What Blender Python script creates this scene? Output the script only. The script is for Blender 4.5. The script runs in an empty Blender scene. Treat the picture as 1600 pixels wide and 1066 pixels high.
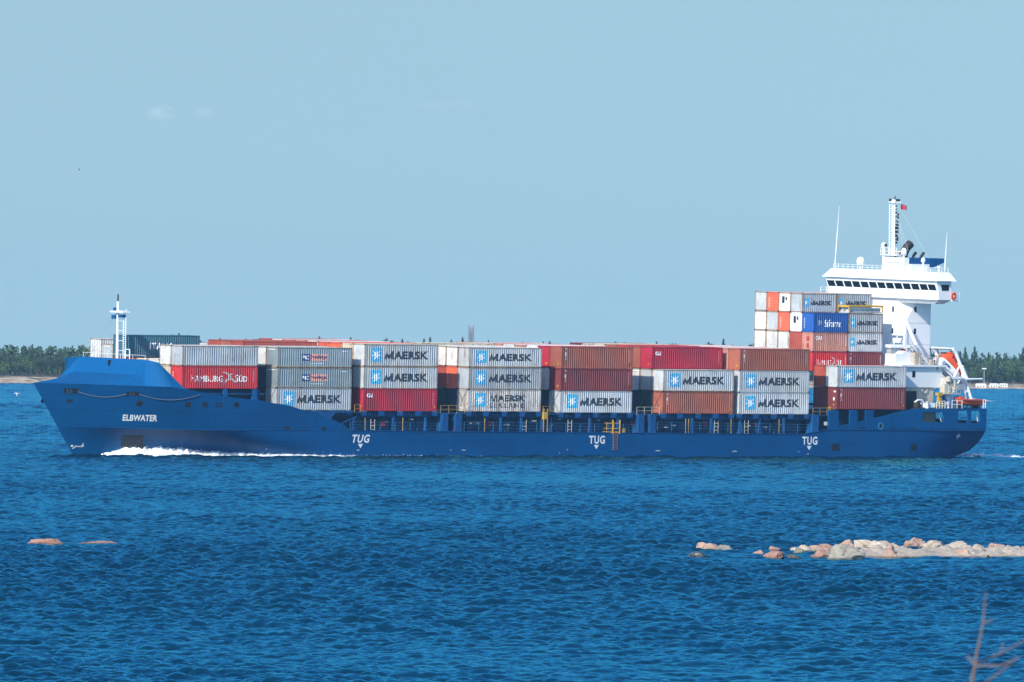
import bpy, bmesh, math, random
import numpy as np
from mathutils import Vector, Matrix
from mathutils.geometry import tessellate_polygon
from mathutils.bvhtree import BVHTree
R = math.radians
sc = bpy.context.scene
COL = sc.collection
random.seed(7)

# ------------------------------------------------------------------ camera, sky, sun, exposure
CAM_H, HORIZON_DY, F_PX = 15.603, 533.0 - 528.89, 17735.2
cam = bpy.data.cameras.new('camera'); cam_o = bpy.data.objects.new('camera', cam); COL.objects.link(cam_o)
cam.sensor_width = 36; cam.lens = 36 * F_PX / 1600; cam.clip_start = 1; cam.clip_end = 20000
cam_o.matrix_world = (Matrix.Translation((0, 0, CAM_H)) @ Matrix.Rotation(R(90) - math.atan(HORIZON_DY / F_PX), 4, 'X')
                      @ Matrix.Rotation(R(.5204), 4, 'Z'))
cam.dof.use_dof = True; cam.dof.focus_distance = 1520; cam.dof.aperture_fstop = 15
sc.camera = cam_o

TH, PHI = R(38.744), R(1.468)              # the ship's heading and list
SUN_OFF_BOW, SUN_EL = R(22), R(33.5)
bow = Vector((-math.cos(TH), -math.sin(TH), 0)); prt = Vector((math.sin(TH), -math.cos(TH), 0))
sd = bow * math.cos(SUN_OFF_BOW) + prt * math.sin(SUN_OFF_BOW)
SUN_AZ = math.atan2(sd.x, sd.y)
sun_dir = Vector((sd.x * math.cos(SUN_EL), sd.y * math.cos(SUN_EL), math.sin(SUN_EL)))
sl = bpy.data.lights.new('sun', 'SUN'); sl.energy = 3.25; sl.angle = R(.5); sl.color = (1, .93, .81)
so = bpy.data.objects.new('sun', sl); COL.objects.link(so)
so.rotation_euler = sun_dir.to_track_quat('Z', 'Y').to_euler()

W = bpy.data.worlds.new('World'); sc.world = W; W.use_nodes = True
nt = W.node_tree; nt.nodes.clear()
out = nt.nodes.new('ShaderNodeOutputWorld'); bg = nt.nodes.new('ShaderNodeBackground'); bg.inputs[1].default_value = .15
sky = nt.nodes.new('ShaderNodeTexSky'); sky.sky_type = 'NISHITA'; sky.sun_disc = False
sky.sun_elevation = SUN_EL; sky.sun_rotation = SUN_AZ; sky.air_density = 1.0; sky.dust_density = 1.6; sky.ozone_density = 4
geo = nt.nodes.new('ShaderNodeTexCoord'); sep = nt.nodes.new('ShaderNodeSeparateXYZ'); comb = nt.nodes.new('ShaderNodeCombineXYZ')
mx = nt.nodes.new('ShaderNodeMath'); mx.operation = 'MAXIMUM'; mx.inputs[1].default_value = .03
nt.links.new(geo.outputs['Generated'], sep.inputs[0])
nt.links.new(sep.outputs[0], comb.inputs[0]); nt.links.new(sep.outputs[1], comb.inputs[1])
nt.links.new(sep.outputs[2], mx.inputs[0]); nt.links.new(mx.outputs[0], comb.inputs[2])
nt.links.new(comb.outputs[0], sky.inputs[0])
tint = nt.nodes.new('ShaderNodeMix'); tint.data_type = 'RGBA'; tint.blend_type = 'MULTIPLY'; tint.inputs[0].default_value = 1
tint.inputs[7].default_value = (.475, .662, .892, 1)
cloud = nt.nodes.new('ShaderNodeMix'); cloud.data_type = 'RGBA'; cloud.blend_type = 'MIX'; cloud.inputs[7].default_value = (.52, .58, .66, 1)
def mth(op, a, b=None):
    n = nt.nodes.new('ShaderNodeMath'); n.operation = op
    for i, x in enumerate((a, b)):
        if x is None: continue
        if isinstance(x, (int, float)): n.inputs[i].default_value = x
        else: nt.links.new(x, n.inputs[i])
    return n.outputs[0]
u_, v_ = mth('DIVIDE', sep.outputs[0], sep.outputs[1]), mth('DIVIDE', sep.outputs[2], sep.outputs[1])
cn = nt.nodes.new('ShaderNodeTexNoise'); cn.inputs['Scale'].default_value = 1; cn.inputs['Detail'].default_value = 5
cc = nt.nodes.new('ShaderNodeCombineXYZ'); nt.links.new(mth('MULTIPLY', u_, 700), cc.inputs[0]); nt.links.new(mth('MULTIPLY', v_, 1800), cc.inputs[1]); nt.links.new(cc.outputs[0], cn.inputs[0])
tot = None                                            # two faint wisps of cloud low in the sky
for cu, cv, su, sv, am in ((-.0311, .0196, .0016, .0008, .20), (-.0273, .0197, .0011, .0006, .13), (-.006, .0205, .004, .0006, .05)):
    a = mth('DIVIDE', mth('SUBTRACT', u_, cu), su); b = mth('DIVIDE', mth('SUBTRACT', v_, cv), sv)
    g = mth('MULTIPLY', mth('MAXIMUM', mth('SUBTRACT', 1, mth('ADD', mth('MULTIPLY', a, a), mth('MULTIPLY', b, b))), 0), am)
    tot = g if tot is None else mth('ADD', tot, g)
nt.links.new(mth('MULTIPLY', tot, mth('MULTIPLY', mth('MAXIMUM', mth('SUBTRACT', cn.outputs['Fac'], .3), 0), 3)), cloud.inputs[0])
nt.links.new(tint.outputs[2], cloud.inputs[6]); cloud.inputs[7].default_value = (3.6, 4.4, 5.2, 1)
nt.links.new(sky.outputs[0], tint.inputs[6]); nt.links.new(cloud.outputs[2], bg.inputs[0]); nt.links.new(bg.outputs[0], out.inputs[0])
sc.view_settings.view_transform = 'Standard'; sc.view_settings.look = 'None'
sc.view_settings.exposure = .68; sc.view_settings.gamma = 1

# ------------------------------------------------------------------ helpers
def tag(o, label=None, cat=None, group=None, kind=None):
    if label: o['label'] = label
    if cat: o['category'] = cat
    if group: o['group'] = group
    if kind: o['kind'] = kind
    return o

def empty(name, mat=None):
    o = bpy.data.objects.new(name, None); COL.objects.link(o); o.empty_display_size = .3
    if mat is not None: o.matrix_world = mat
    return o

class MB:
    def __init__(s): s.v = []; s.f = []
    def add(s, vs, fs):
        n = len(s.v); s.v += [tuple(p) for p in vs]; s.f += [tuple(i + n for i in f) for f in fs]; return s
    def box(s, x0, x1, y0, y1, z0, z1):
        return s.add([(x, y, z) for x in (x0, x1) for y in (y0, y1) for z in (z0, z1)],
                     [(0, 1, 3, 2), (4, 6, 7, 5), (0, 4, 5, 1), (2, 3, 7, 6), (0, 2, 6, 4), (1, 5, 7, 3)])
    def frustum(s, lo, zl, hi, zh):
        (a, b, c, d), (e, f, g, h) = lo, hi
        return s.add([(a, c, zl), (b, c, zl), (b, d, zl), (a, d, zl), (e, g, zh), (f, g, zh), (f, h, zh), (e, h, zh)],
                     [(3, 2, 1, 0), (4, 5, 6, 7), (0, 1, 5, 4), (1, 2, 6, 5), (2, 3, 7, 6), (3, 0, 4, 7)])
    def prism(s, loops, a0, a1, plane='xz'):
        if not isinstance(loops[0][0], (tuple, list)): loops = [loops]
        tris = tessellate_polygon([[Vector((p[0], p[1], 0)) for p in l] for l in loops])
        flat = [p for l in loops for p in l]; n = len(flat)
        def mk(p, a): return {'xz': (p[0], a, p[1]), 'xy': (p[0], p[1], a), 'yz': (a, p[0], p[1])}[plane]
        vs = [mk(p, a0) for p in flat] + [mk(p, a1) for p in flat]
        fs = [tuple(t) for t in tris] + [tuple(i + n for i in reversed(t)) for t in tris]
        k = 0
        for l in loops:
            m = len(l)
            for i in range(m):
                j = (i + 1) % m; fs.append((k + i, k + j, k + j + n, k + i + n))
            k += m
        return s.add(vs, fs)
    def tube(s, pts, r, n=6, r1=None):
        pts = [Vector(p) for p in pts]; m = len(pts); vs = []; up = None
        for i, p in enumerate(pts):
            d = (pts[min(i + 1, m - 1)] - pts[max(i - 1, 0)]).normalized()
            u = d.cross(Vector((0, 0, 1)) if abs(d.z) < .9 else Vector((1, 0, 0))).normalized()
            if up is not None:
                u2 = up - d * up.dot(d)
                if u2.length > 1e-6: u = u2.normalized()
            up = u
            w = d.cross(u); rr = r if r1 is None else r + (r1 - r) * i / (m - 1)
            vs += [p + (u * math.cos(2 * math.pi * k / n) + w * math.sin(2 * math.pi * k / n)) * rr for k in range(n)]
        fs = [(i * n + k, i * n + (k + 1) % n, (i + 1) * n + (k + 1) % n, (i + 1) * n + k) for i in range(m - 1) for k in range(n)]
        fs += [tuple(range(n - 1, -1, -1)), tuple(range((m - 1) * n, m * n))]
        return s.add(vs, fs)
    def lathe(s, c, prof, n=14):
        vs = []; m = len(prof)
        for r, z in prof: vs += [(c[0] + r * math.cos(2 * math.pi * k / n), c[1] + r * math.sin(2 * math.pi * k / n), c[2] + z) for k in range(n)]
        fs = [(i * n + k, i * n + (k + 1) % n, (i + 1) * n + (k + 1) % n, (i + 1) * n + k) for i in range(m - 1) for k in range(n)]
        fs += [tuple(range(n - 1, -1, -1)), tuple(range((m - 1) * n, m * n))]
        return s.add(vs, fs)
    def grid(s, rows):
        n = len(rows[0])
        return s.add([p for r in rows for p in r], [(i * n + k, i * n + k + 1, (i + 1) * n + k + 1, (i + 1) * n + k)
                     for i in range(len(rows) - 1) for k in range(n - 1)])
    def rail(s, pts, h, step, r=.028, bars=3):
        pts = [Vector(p) for p in pts]
        for b in range(bars): s.tube([p + Vector((0, 0, h * (b + 1) / bars)) for p in pts], r, 4)
        for a, b in zip(pts, pts[1:]):
            k = max(1, round((b - a).length / step))
            for i in range(k + 1):
                p = a.lerp(b, i / k); s.tube([p, p + Vector((0, 0, h))], r * 1.25, 4)
        return s
    def mesh(s, name, smooth=None, recalc=True):
        me = bpy.data.meshes.new(name); me.from_pydata(s.v, [], s.f)
        if recalc:
            bm = bmesh.new(); bm.from_mesh(me); bmesh.ops.recalc_face_normals(bm, faces=bm.faces); bm.to_mesh(me); bm.free()
        if smooth is not None:
            me.polygons.foreach_set('use_smooth', [True] * len(me.polygons)); me.set_sharp_from_angle(angle=R(smooth))
        return me
    def build_each(s, name, mat, parent=None, smooth=None):       # every loose piece becomes a part of its own
        par = list(range(len(s.v)))
        def fd(i):
            while par[i] != i: par[i] = par[par[i]]; i = par[i]
            return i
        for f in s.f:
            for a in f[1:]: par[fd(a)] = fd(f[0])
        gr = {}
        for f in s.f: gr.setdefault(fd(f[0]), []).append(f)
        for fs in gr.values():
            ids = sorted({i for f in fs for i in f}); mp = {i: k for k, i in enumerate(ids)}
            MB().add([s.v[i] for i in ids], [tuple(mp[i] for i in f) for f in fs]).build(name, mat, parent, smooth)
    def build(s, name, mat, parent=None, smooth=None):
        return link(name, s.mesh(name, smooth), mat, parent)

def link(name, me, mat, parent=None):
    o = bpy.data.objects.new(name, me)
    if mat is not None and not me.materials: me.materials.append(mat)
    COL.objects.link(o)
    if parent is not None: o.parent = parent
    return o

_hv = random.Random(3)
def vnoise(x, y, z=0.0, seed=0):            # smooth value noise, -1..1
    def h(i, j, k):
        n = (i * 374761393 + j * 668265263 + k * 2147483647 + seed * 1274126177) & 0xffffffff
        n = ((n ^ (n >> 13)) * 1274126177) & 0xffffffff
        return ((n ^ (n >> 16)) & 0xffff) / 32767.5 - 1
    i, j, k = math.floor(x), math.floor(y), math.floor(z); u, v, w = x - i, y - j, z - k
    u, v, w = (t * t * (3 - 2 * t) for t in (u, v, w)); r = 0
    for a in (0, 1):
        for b in (0, 1):
            for c in (0, 1):
                r += (u if a else 1 - u) * (v if b else 1 - v) * (w if c else 1 - w) * h(i + a, j + b, k + c)
    return r
def fbm(x, y, z=0.0, o=4, seed=0): return sum(vnoise(x * 2 ** i, y * 2 ** i, z * 2 ** i, seed + i) / 2 ** i for i in range(o))

# ------------------------------------------------------------------ materials
def newmat(name):
    m = bpy.data.materials.new(name); m.use_nodes = True
    t = m.node_tree; return m, t, t.nodes['Principled BSDF']
def N(t, kind, **kw):
    n = t.nodes.new(kind)
    for k, v in kw.items(): setattr(n, k, v)
    return n
def mixc(t, fac, a, b, blend='MIX'):
    n = N(t, 'ShaderNodeMix', data_type='RGBA', blend_type=blend)
    for i, x in ((0, fac), (6, a), (7, b)):
        if hasattr(x, 'is_linked') or isinstance(x, bpy.types.NodeSocket): t.links.new(x, n.inputs[i])
        else: n.inputs[i].default_value = x if i == 0 else (*x, 1)
    return n.outputs[2]
def noise(t, vec, scale, detail=4, rough=.55, stretch=None):
    n = N(t, 'ShaderNodeTexNoise'); n.inputs['Scale'].default_value = scale; n.inputs['Detail'].default_value = detail
    n.inputs['Roughness'].default_value = rough
    if stretch:
        mp = N(t, 'ShaderNodeMapping'); mp.inputs['Scale'].default_value = stretch; t.links.new(vec, mp.inputs[0]); vec = mp.outputs[0]
    t.links.new(vec, n.inputs['Vector']); return n.outputs['Fac']
def ramp(t, fac, lo, hi, v0=0., v1=1.):
    n = N(t, 'ShaderNodeMapRange'); t.links.new(fac, n.inputs[0])
    n.inputs[1].default_value = lo; n.inputs[2].default_value = hi; n.inputs[3].default_value = v0; n.inputs[4].default_value = v1
    return n.outputs[0]
def paint(name, rgb, rust=.1, rough=.45, fade=.18, rustcol=(.20, .075, .025), sc_=1.0, world=True, metal=0):
    m, t, b = newmat(name)
    co = N(t, 'ShaderNodeNewGeometry').outputs['Position'] if world else N(t, 'ShaderNodeTexCoord').outputs['Object']
    oi = N(t, 'ShaderNodeObjectInfo').outputs['Random']
    n1 = noise(t, co, .5 * sc_, 5)
    c = mixc(t, ramp(t, n1, .3, .7), [x * (1 - fade) for x in rgb], [min(1, x * (1 + fade)) for x in rgb])
    c = mixc(t, 1., c, (1, 1, 1)) if False else c
    if rust > 0:
        st = noise(t, co, 1.6 * sc_, 6, .65, (1, 1, .16))
        sp = noise(t, co, 3.4 * sc_, 5, .6)
        a = ramp(t, st, .62 - .28 * rust, .76 - .22 * rust, 0, .75); a2 = ramp(t, sp, .64 - .22 * rust, .75 - .2 * rust, 0, .85)
        mm = N(t, 'ShaderNodeMath', operation='MAXIMUM'); t.links.new(a, mm.inputs[0]); t.links.new(a2, mm.inputs[1])
        c = mixc(t, mm.outputs[0], c, rustcol)
    hs = N(t, 'ShaderNodeHueSaturation'); t.links.new(c, hs.inputs['Color']); t.links.new(ramp(t, oi, 0, 1, .86, 1.12), hs.inputs['Value'])
    t.links.new(hs.outputs[0], b.inputs['Base Color']); b.inputs['Roughness'].default_value = rough; b.inputs['Metallic'].default_value = metal
    return m
def plain(name, rgb, rough=.5, metal=0):
    m, t, b = newmat(name); co = N(t, 'ShaderNodeNewGeometry').outputs['Position']
    c = mixc(t, noise(t, co, 1.3, 4), [x * .86 for x in rgb], [min(1, x * 1.1) for x in rgb])
    t.links.new(c, b.inputs['Base Color']); b.inputs['Roughness'].default_value = rough; b.inputs['Metallic'].default_value = metal
    return m

def hull_material(name, rgb):
    m, t, b = newmat(name)
    tc = N(t, 'ShaderNodeTexCoord').outputs['Object']
    n1 = noise(t, tc, .12, 5, .6); n2 = noise(t, tc, 1.1, 6, .65, (1, 1, .12))
    c = mixc(t, ramp(t, n1, .3, .7), [x * .86 for x in rgb], [x * 1.12 for x in rgb])
    c = mixc(t, ramp(t, n2, .60, .85, 0, .30), c, [rgb[0] + .03, rgb[1] + .035, rgb[2] + .03])
    # plate seams
    br = N(t, 'ShaderNodeTexBrick'); mp = N(t, 'ShaderNodeMapping'); mp.inputs['Rotation'].default_value = (R(90), 0, 0)
    t.links.new(tc, mp.inputs[0]); t.links.new(mp.outputs[0], br.inputs[0]); br.inputs['Scale'].default_value = 1
    br.inputs['Brick Width'].default_value = 8.2; br.inputs['Row Height'].default_value = 1.9; br.inputs['Mortar Size'].default_value = .03
    br.inputs['Color1'].default_value = (1, 1, 1, 1); br.inputs['Color2'].default_value = (.94, .94, .94, 1); br.inputs['Mortar'].default_value = (.55, .55, .55, 1)
    c = mixc(t, .8, c, br.outputs[0], 'MULTIPLY')
    # red boot topping below the waterline
    sx = N(t, 'ShaderNodeSeparateXYZ'); t.links.new(tc, sx.inputs[0])
    c = mixc(t, ramp(t, sx.outputs[2], -.26, -.30), c, (.16, .02, .02))
    t.links.new(c, b.inputs['Base Color']); b.inputs['Roughness'].default_value = .45; b.inputs['Specular IOR Level'].default_value = .18
    bp = N(t, 'ShaderNodeBump'); bp.inputs['Strength'].default_value = .25; bp.inputs['Distance'].default_value = .3
    t.links.new(noise(t, tc, .35, 2), bp.inputs['Height']); t.links.new(bp.outputs[0], b.inputs['Normal'])
    return m

M = {}
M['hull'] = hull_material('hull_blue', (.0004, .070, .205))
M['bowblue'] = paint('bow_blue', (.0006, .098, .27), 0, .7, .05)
M['bowblue'].node_tree.nodes['Principled BSDF'].inputs['Specular IOR Level'].default_value = .12
M['deckblue'] = paint('deck_blue', (.002, .042, .12), .05, .5)
M['bluelight'] = paint('pillar_blue', (.003, .075, .23), .04, .5)
M['railblue'] = plain('rail_blue', (.03, .16, .32), .5)
M['white'] = paint('ship_white', (.86, .86, .85), .0, .45, .02)
M['offwhite'] = paint('deckhouse_white', (.62, .63, .61), .06, .5, .06)
M['cream'] = paint('deckhouse_cream', (.60, .55, .44), .12, .5, .1)
M['glass'] = plain('window_glass', (.012, .02, .028), .08)
M['dark'] = plain('dark_opening', (.01, .012, .018), .7)
M['black'] = paint('exhaust_black', (.022, .018, .018), .18, .6)
M['funnelblue'] = paint('funnel_blue', (.004, .07, .21), .0, .45)
M['yellow'] = paint('safety_yellow', (.50, .29, .03), .25, .5)
M['orange'] = paint('lifeboat_orange', (.80, .095, .02), .0, .5, .08)
M['redflag'] = plain('flag_red', (.45, .03, .05), .8)
M['greymetal'] = paint('grey_metal', (.34, .35, .35), .1, .5)
M['rope'] = plain('rope', (.11, .14, .19), .9)
M['ring'] = plain('hawse_ring_paint', (.04, .085, .15), .6)
M['tan'] = paint('tan_canvas', (.46, .38, .28), .1, .8)
M['textwhite'] = plain('letter_white', (.78, .78, .76), .6)
M['textdark'] = plain('letter_dark', (.022, .03, .045), .6)
M['textnavy'] = plain('letter_navy', (.03, .02, .12), .6)
M['logoblue'] = plain('logo_blue', (.06, .42, .66), .6)
M['panelnavy'] = plain('panel_navy', (.012, .045, .17), .6)
M['panelsalmon'] = plain('panel_salmon', (.70, .33, .26), .6)
M['logored'] = plain('mark_red', (.5, .03, .03), .6)
CC = {  # container paints: albedo, rust
 'grey': ((.36, .385, .40), .12), 'light grey': ((.46, .475, .475), .12), 'rusty grey': ((.52, .50, .46), .45), 'green grey': ((.225, .275, .29), .08),
 'white': ((.66, .65, .62), .22), 'cream': ((.60, .52, .38), .35), 'red': ((.55, .028, .035), .05), 'crimson': ((.40, .013, .034), .03),
 'maroon': ((.20, .030, .030), .08), 'brown': ((.33, .090, .052), .12), 'red brown': ((.38, .068, .040), .12), 'orange red': ((.66, .115, .05), .06), 'salmon': ((.50, .22, .16), .25),
 'teal': ((.035, .135, .185), .08), 'blue': ((.008, .085, .33), .04), 'dark blue': ((.02, .04, .075), .05), 'shaded green': ((.02, .06, .06), .08)}  # last two paints hold the shade of the gaps between bays
for k, (c, r_) in CC.items(): M['c_' + k] = paint('container_' + k.replace(' ', '_'), c, r_, .5)
M['frame_rust'] = paint('container_frame_rusty', (.40, .30, .20), .5, .6)
M['casting'] = plain('corner_casting', (.05, .045, .045), .7)

# ------------------------------------------------------------------ lettering
_tc = {}
def text_shape(s, bold=0., shear=0., space=1.):
    k = (s, bold, shear, space)
    if k in _tc: return _tc[k]
    cu = bpy.data.curves.new('lettering', 'FONT'); cu.body = s; cu.size = 1; cu.offset = bold; cu.shear = shear; cu.space_character = space; cu.resolution_u = 3
    o = bpy.data.objects.new('lettering_source', cu); COL.objects.link(o)
    dg = bpy.context.evaluated_depsgraph_get(); me = bpy.data.meshes.new_from_object(o.evaluated_get(dg))
    bpy.data.objects.remove(o); bpy.data.curves.remove(cu)
    vs = np.array([v.co[:2] for v in me.vertices]); fs = [tuple(p.vertices) for p in me.polygons]
    vs = (vs - vs.min(0)) / (vs.max(0) - vs.min(0)); bpy.data.meshes.remove(me)
    _tc[k] = (vs, fs); return _tc[k]
def put_text(mb, s, x0, x1, z0, z1, **kw):        # into the x-z plane, y filled in later
    vs, fs = text_shape(s, **kw); mb.add([(x0 + a * (x1 - x0), 0, z0 + b * (z1 - z0)) for a, b in vs], fs)
def big_word(mb, x0, x1, z0, z1, bold=.046):
    w = x1 - x0; h = z1 - z0; mw = .20 * w; t = .25 * h
    m = [(0, 0), (t * 1.05, 0), (t * 1.05, h * .62), (mw / 2 - t * .38, 0), (mw / 2 + t * .38, 0), (mw - t * 1.05, h * .62), (mw - t * 1.05, 0), (mw, 0), (mw, h), (mw - t * 1.15, h), (mw / 2, h * .34), (t * 1.15, h)]
    tr = tessellate_polygon([[Vector((a, b, 0)) for a, b in m]])
    mb.add([(x0 + a, 0, z0 + b) for a, b in m], [tuple(q) for q in tr])
    put_text(mb, 'AERSK', x0 + .212 * w, x1, z0, z1, bold=bold, space=1.08)
def star(mb, cx, cz, ro, ri, n=7):
    p = [(cx + (ro if k % 2 == 0 else ri) * math.sin(math.pi * k / n), 0, cz + (ro if k % 2 == 0 else ri) * math.cos(math.pi * k / n)) for k in range(2 * n)]
    mb.add(p + [(cx, 0, cz)], [(k, (k + 1) % (2 * n), 2 * n) for k in range(2 * n)])

# ------------------------------------------------------------------ containers
CW, PITCH, DEPTH = 2.438, .36, .075
def corr_breaks(L):
    n = int((L - .36) / PITCH); x0 = (L - n * PITCH) / 2; xs = []
    for i in range(n): xs += [(x0 + i * PITCH + a * PITCH, d) for a, d in ((0., 0.), (.27, 0.), (.5, 1.), (.77, 1.))]
    xs.append((x0 + n * PITCH, 0.)); return [(0.1, 0.)] + xs + [(L - .1, 0.)]
_cb = {}
def corr(x, L):
    if L not in _cb: _cb[L] = np.array(corr_breaks(L))
    a = _cb[L]; return .012 + DEPTH * float(np.interp(x, a[:, 0], a[:, 1]))
def follow(mb, L, proud):
    bm = bmesh.new(); vs = [bm.verts.new(v) for v in mb.v]
    for f in mb.f:
        try: bm.faces.new([vs[i] for i in f])
        except ValueError: pass
    x0 = min(v[0] for v in mb.v); x1 = max(v[0] for v in mb.v)
    for bx, _ in corr_breaks(L):
        if x0 < bx < x1: bmesh.ops.bisect_plane(bm, geom=bm.verts[:] + bm.edges[:] + bm.faces[:], plane_co=(bx, 0, 0), plane_no=(1, 0, 0))
    for v in bm.verts: v.co.y = corr(v.co.x, L) - proud
    me = bpy.data.meshes.new('lettering'); bm.to_mesh(me); bm.free(); return me

_cm = {}
def cmesh(key, fn, mat):
    if key not in _cm:
        me = fn(); me.materials.append(mat); _cm[key] = me
    return _cm[key]
def shell_mesh(L, H):
    mb = MB(); br = corr_breaks(L)
    for side in (0, 1):
        rows = [[(x, (.012 + DEPTH * d) if side == 0 else CW - .012 - DEPTH * d, z) for x, d in br] for z in (.13, H - .09)]
        mb.grid(rows)
    n = int(L / .42); rf = []
    for i in range(n + 1):
        for dx, dz in ((0, -.045), (.1, -.045), (.14, -.02), (.24, -.02), (.28, -.045)):
            x = .06 + (L - .12) * min(1, (i + dx / .42 * 1.0) / n) if i < n else L - .06
            rf.append((x, dz))
            if i == n: break
    mb.grid([[(x, y, H + dz) for x, dz in rf] for y in (.05, CW - .05)])
    mb.box(.05, L - .05, .06, CW - .06, .10, .14)
    return mb.mesh('container_shell', recalc=False)
def frame_mesh(L, H):
    mb = MB()
    for x in (0, L - .13):
        for y in (0, CW - .1): mb.box(x, x + .13, y, y + .1, .118, H - .118)
    for y in (0.002, CW - .062):
        mb.box(.178, L - .178, y, y + .06, .02, .14); mb.box(.178, L - .178, y, y + .06, H - .10, H - .01)
    for x in (0.002, L - .062):
        mb.box(x, x + .06, .162, CW - .162, .02, .14); mb.box(x, x + .06, .162, CW - .162, H - .12, H - .01)
    nf = len(mb.f)
    for x in (-.003, L - .175):
        for y in (-.003, CW - .159):
            for z in (0, H - .118): mb.box(x, x + .178, y, y + .162, z, z + .118)
    me = mb.mesh('container_frame')
    for p in me.polygons[nf:]: p.material_index = 1
    return me
def end_mesh(L, H, door, back):
    mb = MB()
    for x, s in (((L - .05, -1),) if back else ((.05, 1),)):
        n = 9; pts = []
        for i in range(n):
            for a, d in ((0, 0), (.3, 0), (.5, 1), (.8, 1)): pts.append((.1 + (CW - .2) * (i + a) / n, d))
        pts.append((CW - .1, 0)); dd = .03 if not (door and s == 1) else .008
        mb.grid([[(x + s * dd * d, y, z) for y, d in pts] for z in (.12, H - .11)])
    return mb.mesh('end_panel', recalc=False)
def rod_mesh(H):
    mb = MB()
    for y in (.42, .86, 1.58, 2.02):
        mb.tube([(.015, y, .14), (.015, y, H - .12)], .022, 5)
        for z in (.3, 1.15, H - .3): mb.box(.0, .03, y - .07, y + .07, z - .03, z + .03)
    mb.box(.03, .05, CW / 2 - .02, CW / 2 + .02, .14, H - .12)
    return mb.mesh('lock_rod')

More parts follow.
